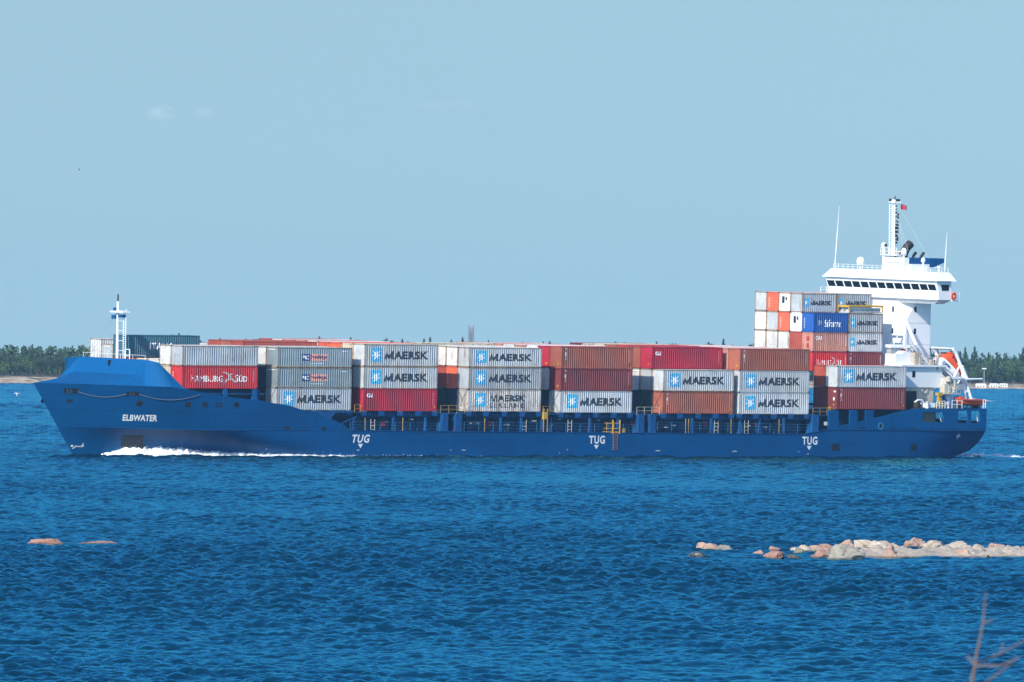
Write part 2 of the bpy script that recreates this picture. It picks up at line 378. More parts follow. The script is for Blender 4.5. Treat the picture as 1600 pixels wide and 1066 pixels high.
def fx(L, a, b): return a * L, b * L
def mark(name, L, mat, key, fill, proud=.014):
    def fn():
        mb = MB(); fill(mb); return follow(mb, L, proud)
    return name, cmesh(('m', L) + key, fn, mat)
def markings(kind, L, H):
    """list of (name, mesh, submarks)"""
    k = (kind, round(H, 2)); o = []
    hz = lambda f: f * H
    if kind in ('star', 'starline'):
        big = L > 8; x0, x1 = ((.09, .235) if big else (.06, .185)); z0, z1 = ((.22, .84) if big else (.30, .74))
        pn = mark('logo_panel', L, M['logoblue'], k + (1,), lambda mb: mb.add([(x0 * L, 0, z0 * H), (x1 * L, 0, z0 * H), (x1 * L, 0, z1 * H), (x0 * L, 0, z1 * H)], [(0, 1, 2, 3)]))
        cx, cz = (x0 + x1) / 2 * L, (z0 + z1) / 2 * H; ro = min((x1 - x0) * L, (z1 - z0) * H) * .47
        st = mark('star', L, M['textwhite'], k + (2,), lambda mb: star(mb, cx, cz, ro, ro * .36), .026)
        o.append(pn + ((st,),))
        if kind == 'star':
            a = (.275, .87, .32, .69) if big else (.235, .865, .38, .62)
            o.append(mark('lettering', L, M['textdark'], k + (3,), lambda mb: big_word(mb, a[0] * L, a[1] * L, a[2] * H, a[3] * H)) + ((),))
        else:
            def f(mb):
                big_word(mb, .30 * L, .79 * L, .46 * H, .76 * H)
                put_text(mb, 'SEALAND', .29 * L, .79 * L, .17 * H, .38 * H, bold=.012, space=1.4)
            o.append(mark('lettering', L, M['textdark'], k + (3,), f) + ((),))
    elif kind == 'sud':
        def f(mb):
            s = L / 12.19
            put_text(mb, 'H', .120 * L, .163 * L, .30 * H, .62 * H); put_text(mb, 'AMBURG', .170 * L, .545 * L, .30 * H, .57 * H, space=1.05)
            put_text(mb, 'S', .705 * L, .745 * L, .30 * H, .62 * H); put_text(mb, 'ÜD', .755 * L, .865 * L, .30 * H, .62 * H, bold=.012, space=1.05)
        o.append(mark('lettering', L, M['textwhite'], k + (1,), f) + ((),))
        def g(mb):
            def pl(p): mb.prism([(x * L, z * H) for x, z in p], 0, .001)
            pl([(.525, .70), (.545, .745), (.59, .73), (.625, .66), (.645, .56), (.66, .55), (.64, .50), (.615, .53), (.59, .64), (.555, .70)])
            pl([(.685, .68), (.64, .60), (.615, .56), (.60, .60), (.635, .66)])
            pl([(.555, .25), (.585, .42), (.62, .52), (.66, .49), (.69, .40), (.735, .28), (.70, .28), (.665, .36), (.635, .42), (.60, .30)])
        o.append(mark('emblem', L, M['textwhite'], k + (2,), g) + ((),))
    elif kind == 'pno':
        pn = mark('logo_panel', L, M['panelnavy'], k + (1,), lambda mb: mb.add([(.325 * L, 0, .33 * H), (.44 * L, 0, .33 * H), (.44 * L, 0, .67 * H), (.325 * L, 0, .67 * H)], [(0, 1, 2, 3)]))
        t1 = mark('lettering', L, M['textwhite'], k + (2,), lambda mb: put_text(mb, 'P&O', .335 * L, .43 * L, .40 * H, .60 * H, bold=.03), .026)
        o.append(pn + ((t1,),))
        p2 = mark('logo_panel', L, M['panelsalmon'], k + (3,), lambda mb: mb.add([(.4405 * L, 0, .33 * H), (.675 * L, 0, .33 * H), (.675 * L, 0, .67 * H), (.4405 * L, 0, .67 * H)], [(0, 1, 2, 3)]))
        t2 = mark('lettering', L, M['textnavy'], k + (4,), lambda mb: put_text(mb, 'Nedlloyd', .45 * L, .665 * L, .40 * H, .62 * H, bold=.03), .026)
        o.append(p2 + ((t2,),))
        def g(mb):
            for a in (.445, .475, .505, .535, .565, .595): mb.add([(a * L, 0, .18 * H), ((a + .022) * L, 0, .18 * H), ((a + .022) * L, 0, .215 * H), (a * L, 0, .215 * H)], [(0, 1, 2, 3)])
            for a in (.87, .895, .92): mb.add([(a * L, 0, .80 * H), ((a + .018) * L, 0, .80 * H), ((a + .018) * L, 0, .84 * H), (a * L, 0, .84 * H)], [(0, 1, 2, 3)])
        o.append(mark('small_print', L, M['textwhite'], k + (5,), g) + ((),))
    elif kind == 'cai':
        a = (.05, .125) if L > 8 else (.06, .25)
        o.append(mark('lettering', L, M['textwhite'], k + (1,), lambda mb: put_text(mb, 'CAI', a[0] * L, a[1] * L, .61 * H, .80 * H, bold=.05)) + ((),))
    elif kind == 'tex':
        def f(mb):
            a, w = .055 * L, .30
            for i, ch in enumerate('TEX'): put_text(mb, ch, a, a + w, (.78 - .19 * i) * H, (.93 - .19 * i) * H, bold=.04)
        o.append(mark('lettering', L, M['textwhite'], k + (1,), f) + ((),))
    elif kind == 'saf':
        o.append(mark('lettering', L, M['textwhite'], k + (1,), lambda mb: put_text(mb, 'Safmarine', .31 * L, .80 * L, .28 * H, .66 * H, bold=.012, shear=.35)) + ((),))
        def g(mb):
            for z in (.40, .47, .54): mb.prism([(.13 * L, z * H), (.24 * L, (z + .03) * H), (.24 * L, (z + .06) * H), (.13 * L, (z + .035) * H)], 0, .001)
            mb.prism([(.14 * L, .36 * H), (.165 * L, .36 * H), (.165 * L, .64 * H), (.14 * L, .64 * H)], 0, .001)
        o.append(mark('emblem', L, M['textwhite'], k + (2,), g) + ((),))
    elif kind == 'ita':
        o.append(mark('lettering', L, M['textwhite'], k + (1,), lambda mb: put_text(mb, 'ITALIA', .335 * L, .66 * L, .37 * H, .66 * H, bold=.03, space=1.1)) + ((),))
    elif kind == 'smear':
        def g(mb):
            for i in range(7): mb.add([((.07 + .023 * i) * L, 0, .80 * H), ((.088 + .023 * i) * L, 0, .80 * H), ((.088 + .023 * i) * L, 0, .87 * H), ((.07 + .023 * i) * L, 0, .87 * H)], [(0, 1, 2, 3)])
        o.append(mark('small_print', L, M['greymetal'], k + (1,), g) + ((),))
    if kind in ('cai', 'tex', 'sud'):
        def g(mb):
            r_ = random.Random(5)
            for i in range(8): mb.add([(.945 * L, 0, (.30 + .07 * i) * H), (.945 * L + .13 * r_.uniform(.6, 1), 0, (.30 + .07 * i) * H), (.945 * L + .13, 0, (.335 + .07 * i) * H), (.945 * L, 0, (.335 + .07 * i) * H)], [(0, 1, 2, 3)])
        o.append(mark('small_print', L, M['textwhite'], k + (8,), g) + ((),))
    if kind in ('cai', 'tex'):
        o.append(mark('sticker', L, M['yellow'], k + (9,), lambda mb: mb.prism([(.95 * L, .16 * H), (.97 * L, .14 * H), (.975 * L, .24 * H), (.955 * L, .27 * H)], 0, .001)) + ((),))
    return o

SHIP = Matrix.Translation((0, 1491.9, 0)) @ Matrix.Rotation(TH, 4, 'Z') @ Matrix.Rotation(PHI, 4, 'X')
ORD = ['', 'second', 'third', 'fourth', 'fifth', 'sixth', 'seventh', 'eighth', 'ninth', 'tenth']
def rowname(r): return 'outer row' if r == 0 else ORD[r] + ' row'
def container(x, row, z, H, colour, label, mk=None, L=12.192, frame=None, door=False, endmark=None, detail=True):
    o = empty('shipping_container', SHIP @ Matrix.Translation((x, 2.5 * row, z)))
    tag(o, label, 'shipping container', 'containers stacked on the ship')
    c = M['c_' + colour]; fm = M['frame_rust'] if frame == 'rust' else c
    link('corrugated_shell', cmesh(('s', L, H, colour), lambda: shell_mesh(L, H), c), None, o)
    fr = link('frame', cmesh(('f', L, H, frame or colour), lambda: frame_mesh(L, H), fm), None, o)
    if len(fr.data.materials) < 2: fr.data.materials.append(M['casting'])
    for bk in (False, True): link('end_panel', cmesh(('e', L, H, colour, door, bk), lambda: end_mesh(L, H, door, bk), c), None, o)
    if door and detail: link('lock_rod', cmesh(('r', H), lambda: rod_mesh(H), M['greymetal']), None, o)
    if mk:
        for nm, me, subs in markings(mk, L, H):
            p = link(nm, me, None, o)
            for sn, sm in subs: link(sn, sm, None, p)
    if endmark:
        for nm, mt, rects in endmark:
            def fn(rects=rects):
                mb = MB()
                for y0, y1, z0, z1 in rects: mb.box(-.005, .045, y0, y1, z0 * H, z1 * H)
                return mb.mesh(nm)
            link(nm, cmesh(('em', nm, H, str(rects)), fn, mt), None, o)
    return o
HC, ST = 2.896, 2.591
SEAL = [('sticker', M['yellow'], [(.55, .85, .16, .25)])]
NUM = [('small_print', M['textwhite'], [(1.9, 2.02, .2 + .08 * i, .24 + .08 * i) for i in range(7)])]
OVAL = [('emblem', M['textwhite'], [(.75, 1.45, .50, .66), (.65, 1.55, .54, .62)])]
WSTRIP = [('small_print', M['textwhite'], [(.6, 2.0, .86, .90)])]
DARKMK = [('emblem', M['textdark'], [(.8, 1.05, .60, .78), (1.3, 1.75, .45, .80)])]
DOTS = [('small_print', M['greymetal'], [(.6, .75, .5, .6), (1.1, 1.25, .5, .6), (1.6, 1.75, .5, .6)])]
REDMK = [('emblem', M['logored'], [(.9, 1.4, .55, .78), (1.0, 1.4, .2, .42)])]

BX = {'A': -54.47, 'B': -39.05, 'C': -24.83, 'D': -7.38, 'E': 8.13, 'F': 25.66, 'G': 38.82, 'H': 55.97}
BAYN = {b: (ORD[i + 1] if i else 'first') + ' bay from bow' for i, b in enumerate('ABCDEFGH')}
STAR = 'with pale blue star logo and dark lettering'
def lab(c, extra, tier, row, b):
    return ' '.join(f"{c} container{(' ' + extra) if extra else ''}, {tier} tier, {rowname(row)}, {BAYN[b]}".split())
# bay, row, tier-word, z, H, colour, marking, extra words, options
T = []
def C(b, row, tier, z, H, col, mk=None, extra='', **kw): T.append((b, row, tier, z, H, col, mk, extra, kw))
# first bay
C('A', 0, 'lower', 8.80, HC, 'red', 'sud', 'with white lettering', endmark=NUM)
C('A', 0, 'upper', 11.71, ST, 'grey', 'smear', 'with rusty posts', endmark=DOTS, frame='rust')
C('A', 1, 'lower', 8.80, HC, 'cream'); C('A', 1, 'upper', 11.71, ST, 'white', frame='rust')
for r in (2, 3): C('A', r, 'lower', 9.50, HC, ['white', 'cream'][r - 2])
C('A', 4, 'lower', 9.45, HC, 'red brown')
C('A', 5, 'lower', 9.45, HC, 'brown'); C('A', 5, 'upper', 12.38, HC, 'teal', 'ita', 'with white lettering')
C('A', 6, 'lower', 8.80, ST, 'grey'); C('A', 6, 'upper', 11.41, ST, 'light grey', door=True, endmark=WSTRIP, frame='rust')
C('A', 7, 'lower', 9.40, ST, 'cream'); C('A', 7, 'upper', 12.03, ST, 'white', door=True, frame='rust')
# second bay
C('B', 0, 'bottom', 6.05, HC, 'grey', 'star', 'with star logo'); C('B', 0, 'middle', 8.97, ST, 'green grey', 'pno', 'with two colour panel', endmark=WSTRIP, frame='rust')
C('B', 0, 'top', 11.60, ST, 'green grey', 'pno', 'with two colour panel', endmark=WSTRIP, frame='rust')
C('B', 1, 'bottom', 6.05, HC, 'dark blue'); C('B', 1, 'middle', 8.97, ST, 'dark blue'); C('B', 1, 'top', 11.60, ST, 'white', frame='rust')
C('B', 2, 'middle', 8.97, ST, 'green grey'); C('B', 2, 'top', 11.62, ST, 'grey')
for r in (3, 4, 5): C('B', r, 'top', 11.86, HC, 'red brown' if r != 4 else 'brown', 'cai' if r == 3 else None, 'with white oval end', endmark=OVAL)
for r in (6, 7): C('B', r, 'top', 11.62, ST, ['white', 'brown'][r - 6])
# third bay
C('C', 0, 'bottom', 5.99, HC, 'crimson', 'cai', 'with white initials', endmark=SEAL); C('C', 0, 'middle', 8.90, HC, 'light grey', 'star', 'with star logo', endmark=None, frame='rust')
C('C', 0, 'top', 11.81, HC, 'light grey', 'star', 'with star logo', frame='rust')
C('C', 1, 'bottom', 5.99, HC, 'maroon'); C('C', 1, 'middle', 8.90, HC, 'dark blue'); C('C', 1, 'top', 11.81, HC, 'cream')
C('C', 2, 'middle', 8.90, HC, 'brown'); C('C', 2, 'top', 11.81, HC, 'orange red', endmark=NUM); C('C', 3, 'top', 11.81, HC, 'orange red', endmark=NUM)
for r, c in zip(range(4, 9), ('white', 'salmon', 'red brown', 'white', 'red brown')): C('C', r, 'top', 11.88, HC, c)  # salmon and white stand for grazing sun glare on the roofs
# fourth bay
C('D', 0, 'bottom', 5.97, HC, 'rusty grey', 'starline', 'with star logo'); C('D', 0, 'middle', 8.88, HC, 'grey', 'star', 'with star logo', frame='rust')
C('D', 0, 'top', 11.79, ST, 'light grey', 'star', 'with star logo', frame='rust')
C('D', 1, 'bottom', 5.97, HC, 'dark blue'); C('D', 1, 'middle', 8.88, HC, 'orange red', endmark=NUM); C('D', 1, 'top', 11.79, ST, 'white', frame='rust')
C('D', 2, 'bottom', 5.97, HC, 'shaded green'); C('D', 2, 'middle', 8.88, HC, 'red brown', endmark=NUM); C('D', 2, 'top', 11.79, ST, 'white', frame='rust')
for r, c in zip(range(3, 9), ('white', 'cream', 'salmon', 'salmon', 'red brown', 'salmon')): C('D', r, 'top', 11.79, HC if r == 4 else ST, c)  # salmon here has the sun's sheen on the roofs in its colour
# fifth bay
C('E', 0, 'bottom', 5.86, HC, 'light grey', 'star', 'with star logo'); C('E', 0, 'middle', 8.77, HC, 'maroon', 'tex', 'with white stacked letters', endmark=SEAL)
C('E', 0, 'top', 11.68, HC, 'brown', 'tex', 'with white stacked letters', endmark=SEAL)
C('E', 1, 'bottom', 5.86, HC, 'dark blue'); C('E', 1, 'middle', 8.77, HC, 'white'); C('E', 1, 'top', 11.68, HC, 'crimson', endmark=SEAL)
C('E', 2, 'middle', 8.77, HC, 'shaded green'); C('E', 2, 'top', 11.68, HC, 'white')
for r, c in zip(range(3, 9), ('salmon', 'white', 'salmon', 'red brown', 'white', 'salmon')): C('E', r, 'top', 11.62, HC, c)  # pale paints with the roofs' grazing sun reflection put in
# sixth bay
C('F', 0, 'lower', 5.80, HC, 'brown', 'tex', 'with white stacked letters', endmark=SEAL); C('F', 0, 'upper', 8.75, HC, 'light grey', 'star', 'with star logo', frame='rust')
C('F', 1, 'bottom', 5.80, HC, 'shaded green'); C('F', 1, 'middle', 8.75, HC, 'light grey', frame='rust'); C('F', 1, 'top', 11.68, HC, 'crimson', 'cai', 'with white initials', endmark=SEAL)
C('F', 2, 'bottom', 5.80, HC, 'dark blue'); C('F', 2, 'middle', 8.75, HC, 'white', endmark=WSTRIP, frame='rust'); C('F', 2, 'top', 11.68, HC, 'brown', endmark=NUM)
for r, c in zip(range(3, 8), ('red', 'brown', 'cream', 'cream', 'maroon')): C('F', r, 'top', 11.74, HC, c)
# seventh bay
C('G', 0, 'bottom', 5.78, HC, 'light grey', 'star', 'with star logo'); C('G', 0, 'middle', 8.69, HC, 'light grey', 'star', 'with star logo')
C('G', 0, 'top', 11.60, HC, 'brown', 'tex', 'with white stacked letters', endmark=SEAL, frame='orange red' if 0 else None)
C('G', 1, 'bottom', 5.78, HC, 'shaded green'); C('G', 1, 'middle', 8.69, HC, 'cream'); C('G', 1, 'top', 11.60, HC, 'salmon')
for r, c in zip(range(2, 8), ('white', 'salmon', 'white', 'salmon', 'white', 'salmon')): C('G', r, 'top', 11.60, HC, c)  # white and salmon carry the sunlit glare of the roofs
# eighth bay: outer rows
C('H', 0, 'lower', 6.47, HC, 'maroon', 'tex', 'with white stacked letters', endmark=SEAL + [('small_print', M['textwhite'], [(.3, .7, .78, .86), (.5, .8, .40, .55)])])
C('H', 0, 'upper', 9.42, HC, 'light grey', 'star', 'with cream end')
C('H', 1, 'lower', 6.47, HC, 'maroon'); C('H', 1, 'upper', 9.42, HC, 'red brown', endmark=SEAL)
def build_containers():
    for b, row, tier, z, H, col, mk, extra, kw in T: container(BX[b], row, z, H, col, lab(col, extra, tier, row, b), mk, **kw)
    # the tall stack of short boxes before the bridge
    F, A = 55.78, 62.0
    zt = {1: 11.45, 2: 14.08, 3: 16.68, 4: 19.28}; tw = {1: 'lowest', 2: 'second', 3: 'third', 4: 'top'}
    def S(x, row, t, col, mk=None, extra='', **kw):
        half = 'fore' if x == F else 'aft'
        lb = ' '.join(f"short {col} {'logo ' if mk == 'star' else 'lettered ' if mk else ''}container, {tw[t]} tier, {'port row' if row == 2 else ORD[row - 1] + ' row'}, {half} half, tall stack at bridge".split())
        container(x, row, zt[t], ST, col, lb, mk, L=6.058, **kw)
    S(F, 2, 1, 'red', 'sud', 'with white lettering'); S(F, 2, 2, 'salmon', 'cai', 'with white initials', endmark=REDMK); S(F, 2, 3, 'blue', 'saf', 'with white script', endmark=NUM)
    S(F, 3, 1, 'brown'); S(F, 3, 2, 'red brown'); S(F, 3, 3, 'white', endmark=DARKMK[:1]); S(F, 3, 4, 'grey', 'star', 'with star logo', frame='rust')
    S(F, 4, 2, 'white', frame='rust'); S(F, 4, 3, 'orange red', endmark=NUM); S(F, 4, 4, 'white', endmark=DARKMK, frame='rust')
    S(F, 5, 2, 'white', frame='rust'); S(F, 5, 3, 'light grey', frame='rust'); S(F, 5, 4, 'orange red', endmark=NUM)
    S(F, 6, 2, 'white', frame='rust'); S(F, 6, 3, 'white', frame='rust'); S(F, 6, 4, 'light grey', frame='rust')
    S(A, 2, 1, 'maroon', 'tex', 'with white stacked letters'); S(A, 2, 2, 'light grey', 'star', 'with star logo'); S(A, 2, 3, 'grey', 'star', 'with star logo', frame='rust')
    S(A, 3, 4, 'grey', 'star', 'with star logo', frame='rust')
    for r in (4, 5, 6): S(A, r, 4, ['white', 'orange red', 'light grey'][r - 4])
    # flat rack on top of the outer aft stack
    o = empty('flat_rack', SHIP @ Matrix.Translation((A, 5, 19.30)))
    tag(o, 'low yellow framed flat rack on top of the short containers below the bridge', 'flat rack')
    mb = MB(); L = 6.058
    for x in (0, L - .14):
        for y in (0, CW - .14): mb.box(x, x + .14, y, y + .14, .1, 1.08)
    for y in (0.01, CW - .13): mb.box(.14, L - .14, y, y + .12, .88, 1.07)
    for x in (.01, L - .13): mb.box(x, x + .12, .14, CW - .14, .80, 1.07)
    mb.build('frame', M['yellow'], o)
    MB().box(.14, L - .14, .14, CW - .14, .02, .16).build('floor', M['greymetal'], o)
    mb = MB()
    for i in range(6): mb.box(.4 + i * .9, .95 + i * .9, .3, 2.1, .16, .42)
    for s in (.5, 1.9): mb.tube([(.16, s, .2), (.16, CW - s, .78)], .03, 5)
    mb.build('folded_end', M['greymetal'], o)
    mb = MB()
    for y0 in (.14, CW / 2): mb.prism([(y0, .16), (y0 + .5, .55), (y0 + 1.0, .16)], .17, .2, 'yz')
    MB().box(.2, L - .2, .35, .40, .17, .74).build_each('side_plate', M['c_light grey'], o)
    mb.build('stowed_support', M['c_white'], o)

# ------------------------------------------------------------------ hull
YC, B = 11.2, 11.6
def stem_x(z): return -69.9 + (9.08 - z) * .706
def full_x(z): return np.interp(z, [-2, 0, 3.45, 9.1], [-24, -30, -47.5, -54.5])
def pw(z): return np.interp(z, [-2, 0, 3.45, 9.1], [1.5, 1.5, 1.6, 1.5])
def hb(x, z):
    xs, xf = stem_x(z), full_x(z); t = min(1, max(0, (x - xs) / (xf - xs)))
    h = B * (1 - (1 - t) ** pw(z))
    if x > 64: h *= 1 - .30 * ((x - 64) / 18.4) ** 2 * max(0, (3.6 - z) / 3.6)
    return h
SHEER = [(-70, 9.08), (-56, 8.95), (-54.05, 8.62), (-47.5, 7.72), (-42.2, 7.3), (-40.5, 6.97), (-38.5, 6.81), (-37.5, 6.62), (-35.6, 6.11), (-34.3, 5.92), (-32.5, 5.7), (-32.4, 5.36), (-31.1, 4.9), (-30.1, 4.85), (-28.5, 4.21), (-27.2, 3.78), (-27.1, 3.45)]
def sheer(x): return float(np.interp(x, [a for a, _ in SHEER], [b for _, b in SHEER]))
def end_x(z): return float(np.interp(z, [-2, 0, .26, .88, 2.0, 3.45], [76.5, 78.4, 79.5, 81.7, 82.4, 82.4]))
ship = empty('container_ship', SHIP)
tag(ship, 'blue container ship under way with white bridge tower aft and raised whaleback bow', 'ship')
HULL_BVH = None
def hull():
    global HULL_BVH
    mb = MB()
    zs = [-2, -1, -.4, 0, .35, .8, 1.3, 1.9, 2.5, 3.0, 3.45]
    us = [0, .01, .03, .06, .1, .15, .2, .26, .33, .4, .48, .56, .65, .75, .87, 1]
    for side in (-1, 1):
        rows = []
        for z in zs:
            xs = [stem_x(z) + u * (-20 - stem_x(z)) for u in us] + list(np.arange(-10, 51, 10)) + [56, 60, 64, 68, 71, 74, 76]
            xe = end_x(z); xs += [76 + (xe - 76) * u for u in (.25, .5, .75, 1)]
            zz = lambda x: z if z < 3.4 else (3.45 if x < -28 else float(np.interp(x, [-28, -27, 49.6, 50.6, 54.3, 82.4], [3.45, 3.42, 3.06, 3.25, 3.72, 3.75])))
            rows.append([(x, YC + side * hb(x, z), zz(x)) for x in xs])
        mb.grid(rows)
        us2 = us[:-1] + [.93]; rows = []
        for k in range(7):
            r_ = []
            for u in [i / 46 for i in range(47)]:
                u = u ** 1.25
                top = sheer(-69.9 + u * (-27.05 + 69.9)); z = 3.45 + (top - 3.45) * k / 6
                x = stem_x(z) + u * (-27.05 - stem_x(z)); r_.append((x, YC + side * hb(x, z), z))
            rows.append(r_)
        mb.grid(rows)
    # transom
    tr = [(end_x(z), YC - hb(end_x(z), z), z if z < 3.4 else 3.75) for z in zs]; mb.grid([tr, [(x, 2 * YC - y, z) for x, y, z in tr]])
    o = mb.build('hull', M['hull'], ship, smooth=28)
    HULL_BVH = BVHTree.FromPolygons([Vector(v) for v in mb.v], [list(f) for f in mb.f])
def skin_y(x, z):
    h = HULL_BVH.ray_cast(Vector((x, -6, z)), Vector((0, 1, 0)))
    return h[0].y if h[0] is not None else -.4
def on_skin(mb, proud=.03, cuts=14):
    bm = bmesh.new(); vs = [bm.verts.new(v) for v in mb.v]
    for f in mb.f:
        try: bm.faces.new([vs[i] for i in f])
        except ValueError: pass
    xa = min(v[0] for v in mb.v); xb = max(v[0] for v in mb.v)
    for i in range(1, cuts): bmesh.ops.bisect_plane(bm, geom=bm.verts[:] + bm.edges[:] + bm.faces[:], plane_co=(xa + (xb - xa) * i / cuts, 0, 0), plane_no=(1, 0, 0))
    for v in bm.verts: v.co.y = skin_y(v.co.x, v.co.z) - proud
    me = bpy.data.meshes.new('skin_mark'); bm.to_mesh(me); bm.free(); return me
def rect(mb, x0, x1=None, z0=None, z1=None):
    if z0 is None and x1 is not None and hasattr(x0, 'x'): raise ValueError
    if isinstance(x0, list): return mb.add([(p.x, 0, p.z) for p in x0], [(0, 1, 2, 3)])
    mb.add([(x0, 0, z0), (x1, 0, z0), (x1, 0, z1), (x0, 0, z1)], [(0, 1, 2, 3)])

def un(px, py, Y=None, X=None):             # a point of the photograph on one of the ship's own planes
    c, s = math.cos(R(.5204)), math.sin(R(.5204)); a, b = px - 800, py - 528.89
    d = Vector(((c * a + s * b) / F_PX, 1, -(-s * a + c * b) / F_PX)); iv = SHIP.inverted()
    o = iv @ Vector((0, 0, CAM_H)); d = iv.to_3x3() @ d
    t = (Y - o.y) / d.y if Y is not None else (X - o.x) / d.x
    return o + d * t
def hull_px(px, py):                         # the same on the curved bow plating
    a = un(px, py, Y=-8); d = (un(px, py, Y=0) - a).normalized(); h = HULL_BVH.ray_cast(a, d)
    return h[0] if h[0] is not None else un(px, py, Y=-.4)

def hull_details():
    def skin_part(name, mat, fill, proud=.03, label=None):
        mb = MB(); fill(mb); o = link(name, on_skin(mb, proud), mat, ship)
        if label: o['label'] = label
        return o
    def pxrect(a, b, c, d): return [hull_px(a, d), hull_px(c, d), hull_px(c, b), hull_px(a, b)]
    for a in ((99, 607, 121, 615), (197, 612.5, 217, 618.5)):
        skin_part('mooring_port', M['dark'], lambda mb: rect(mb, pxrect(*a)))
        [skin_part('roller', M['ring'], lambda mb: rect(mb, pxrect(a[0] + dx, a[1] + 1.5, a[0] + dx + 2.2, a[3] - .5)), .06) for dx in (5, 10)]
    for a in ((104, 624, 113, 629.5), (289, 629, 298, 636), (316, 629, 325, 636), (445, 667, 452, 672.5), (502.5, 667, 509, 672.5)):
        skin_part('freeing_port', M['dark'], lambda mb: rect(mb, pxrect(*a)))
    skin_part('slot_vent', M['dark'], lambda mb: rect(mb, pxrect(466, 671.3, 480, 673)))
    skin_part('louvre', M['dark'], lambda mb: [rect(mb, pxrect(336 + dx, 629.5 + dz, 341 + dx, 631 + dz)) for dx in (0, 6.5) for dz in (0, 2.6, 5.2)])
    for cx, cy, r in ((217.5, 630.5, .42), (369, 632.5, .42), (66, 627, .3)):
        p = hull_px(cx, cy)
        skin_part('hawse_ring', M['ring'], lambda mb: mb.prism([[(p.x + r * math.cos(k * .4488), p.z + r * math.sin(k * .4488)) for k in range(14)], [(p.x + .65 * r * math.cos(k * .4488), p.z + .65 * r * math.sin(k * .4488)) for k in range(14)]], 0, .001), .07)
        skin_part('hawse_hole', M['dark'], lambda mb: mb.prism([(p.x + .64 * r * math.cos(k * .4488), p.z + .64 * r * math.sin(k * .4488)) for k in range(14)], 0, .001), .03)
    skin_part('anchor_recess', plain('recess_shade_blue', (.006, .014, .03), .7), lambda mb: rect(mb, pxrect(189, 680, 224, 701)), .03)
    qd = pxrect(189, 680, 224, 701); a, b, c, d = (qd[0].x + qd[3].x) / 2, (qd[1].x + qd[2].x) / 2, qd[0].z, qd[3].z
    skin_part('anchor', plain('anchor_rust', (.10, .035, .03), .8), lambda mb: mb.prism([(a + .8, d - .25), (b - .8, d - .25), (b - 1.1, d - .7), ((a + b) / 2 + .3, d - .75), ((a + b) / 2 + .2, c + .3), ((a + b) / 2 - .2, c + .3), ((a + b) / 2 - .3, d - .75), (a + 1.1, d - .7)], 0, .001), .07)
    nq = [hull_px(191, 657.6), hull_px(245, 658.6), hull_px(245, 648.6), hull_px(191, 647.8)]
    def nm(mb):
        vs, fs = text_shape('ELBWATER', bold=.032, shear=.12, space=1.06)
        mb.add([tuple(((nq[0] * (1 - u) + nq[1] * u) * (1 - v) + (nq[3] * (1 - u) + nq[2] * u) * v)[k] for k in range(3)) for u, v in vs], fs)
    skin_part('ship_name', M['textwhite'], nm, .04)
    for a, b, sh in ((550, 578, .25), (920, 945, 0), (1253, 1277, 0)):
        zt = 680.5 + (a - 550) * .0045
        p, q = un(a, zt + 11.5, Y=-.4), un(b, zt - 1.3, Y=-.4); m_ = un((a + b) / 2 - 1, zt + 15, Y=-.4)
        skin_part('tug_lettering', M['textwhite'], lambda mb: (put_text(mb, 'TUG', p.x, q.x, p.z, q.z, bold=.03, shear=sh, space=1.15),
                  mb.add([(m_.x - .42, 0, m_.z + .15), (m_.x + .42, 0, m_.z + .15), (m_.x, 0, m_.z - .42)], [(0, 1, 2)])), .04)
    def fl(mb, q_):
        for x, y, w in (q_,):
            p, q = un(x, y, Y=-.4), un(x + w, y, Y=-.4); mb.prism([(p.x, p.z - .05), (q.x, p.z - .05), (q.x - .15, p.z + .05), ((p.x + q.x) / 2, p.z + .11), (p.x + .2, p.z + .05)], 0, .001)
    for q_ in ((420, 702, 4), (556, 703.5, 6), (720, 703.5, 8), (885, 703, 2), (1023, 704.5, 9), (1143, 705.5, 9), (1260, 709.5, 4), (1247, 706, 2), (873, 708, 1.4), (703, 703.5, 2)):
        skin_part('draught_mark', M['textwhite'], lambda mb: fl(mb, q_), .04)
    def cr(mb):
        p = un(1500, 682, Y=-.4); rect(mb, p.x - .1, p.x + .1, p.z - .38, p.z + .38); rect(mb, p.x - .38, p.x - .101, p.z - .1, p.z + .1); rect(mb, p.x + .101, p.x + .38, p.z - .1, p.z + .1)
    skin_part('cross_mark', M['textwhite'], cr, .04)
    def bulb(mb):
        p = hull_px(127, 697.5)
        mb.prism([(p.x - 1.0, p.z - .32), (p.x - .72, p.z + .08), (p.x - .1, p.z + .05), (p.x + .05, p.z + .5), (p.x + .3, p.z - .02), (p.x + .05, p.z - .12), (p.x - .6, p.z - .08), (p.x - .85, p.z - .36)], 0, .001)
        p = hull_px(112, 696.8); rect(mb, p.x - .12, p.x + .12, p.z - .12, p.z + .12)
    skin_part('bulb_mark', M['textwhite'], bulb, .05)
    for a in ((1299, 693.3, 1311.3, 704.3), (1424, 694.5, 1435, 704.5)):
        p, q = un(a[0], a[3], Y=-.4), un(a[2], a[1], Y=-.4)
        skin_part('side_grating', M['dark'], lambda mb: [rect(mb, p.x, q.x, p.z + (q.z - p.z) * k / 5, p.z + (q.z - p.z) * (k + .8) / 5) for k in range(5)], .03)
    # rubbing strake aft, knuckle line forward
    mb = MB(); mb.tube([un(1253, 680.3, Y=-.42), un(1262, 677.3, Y=-.42), un(1295, 671.8, Y=-.42), un(1540, 673.3, Y=-.42)], .07, 5)
    mb.tube([(-27.3, -.43, 3.45), (10, -.43, 3.26), (49.6, -.43, 3.10)], .06, 5)
    mb.tube([(x, skin_y(x, 3.46) - .01, 3.46) for x in np.arange(-58, -27, 1.5)], .045, 5)
    mb.build('rubbing_strake', M['hull'], ship)
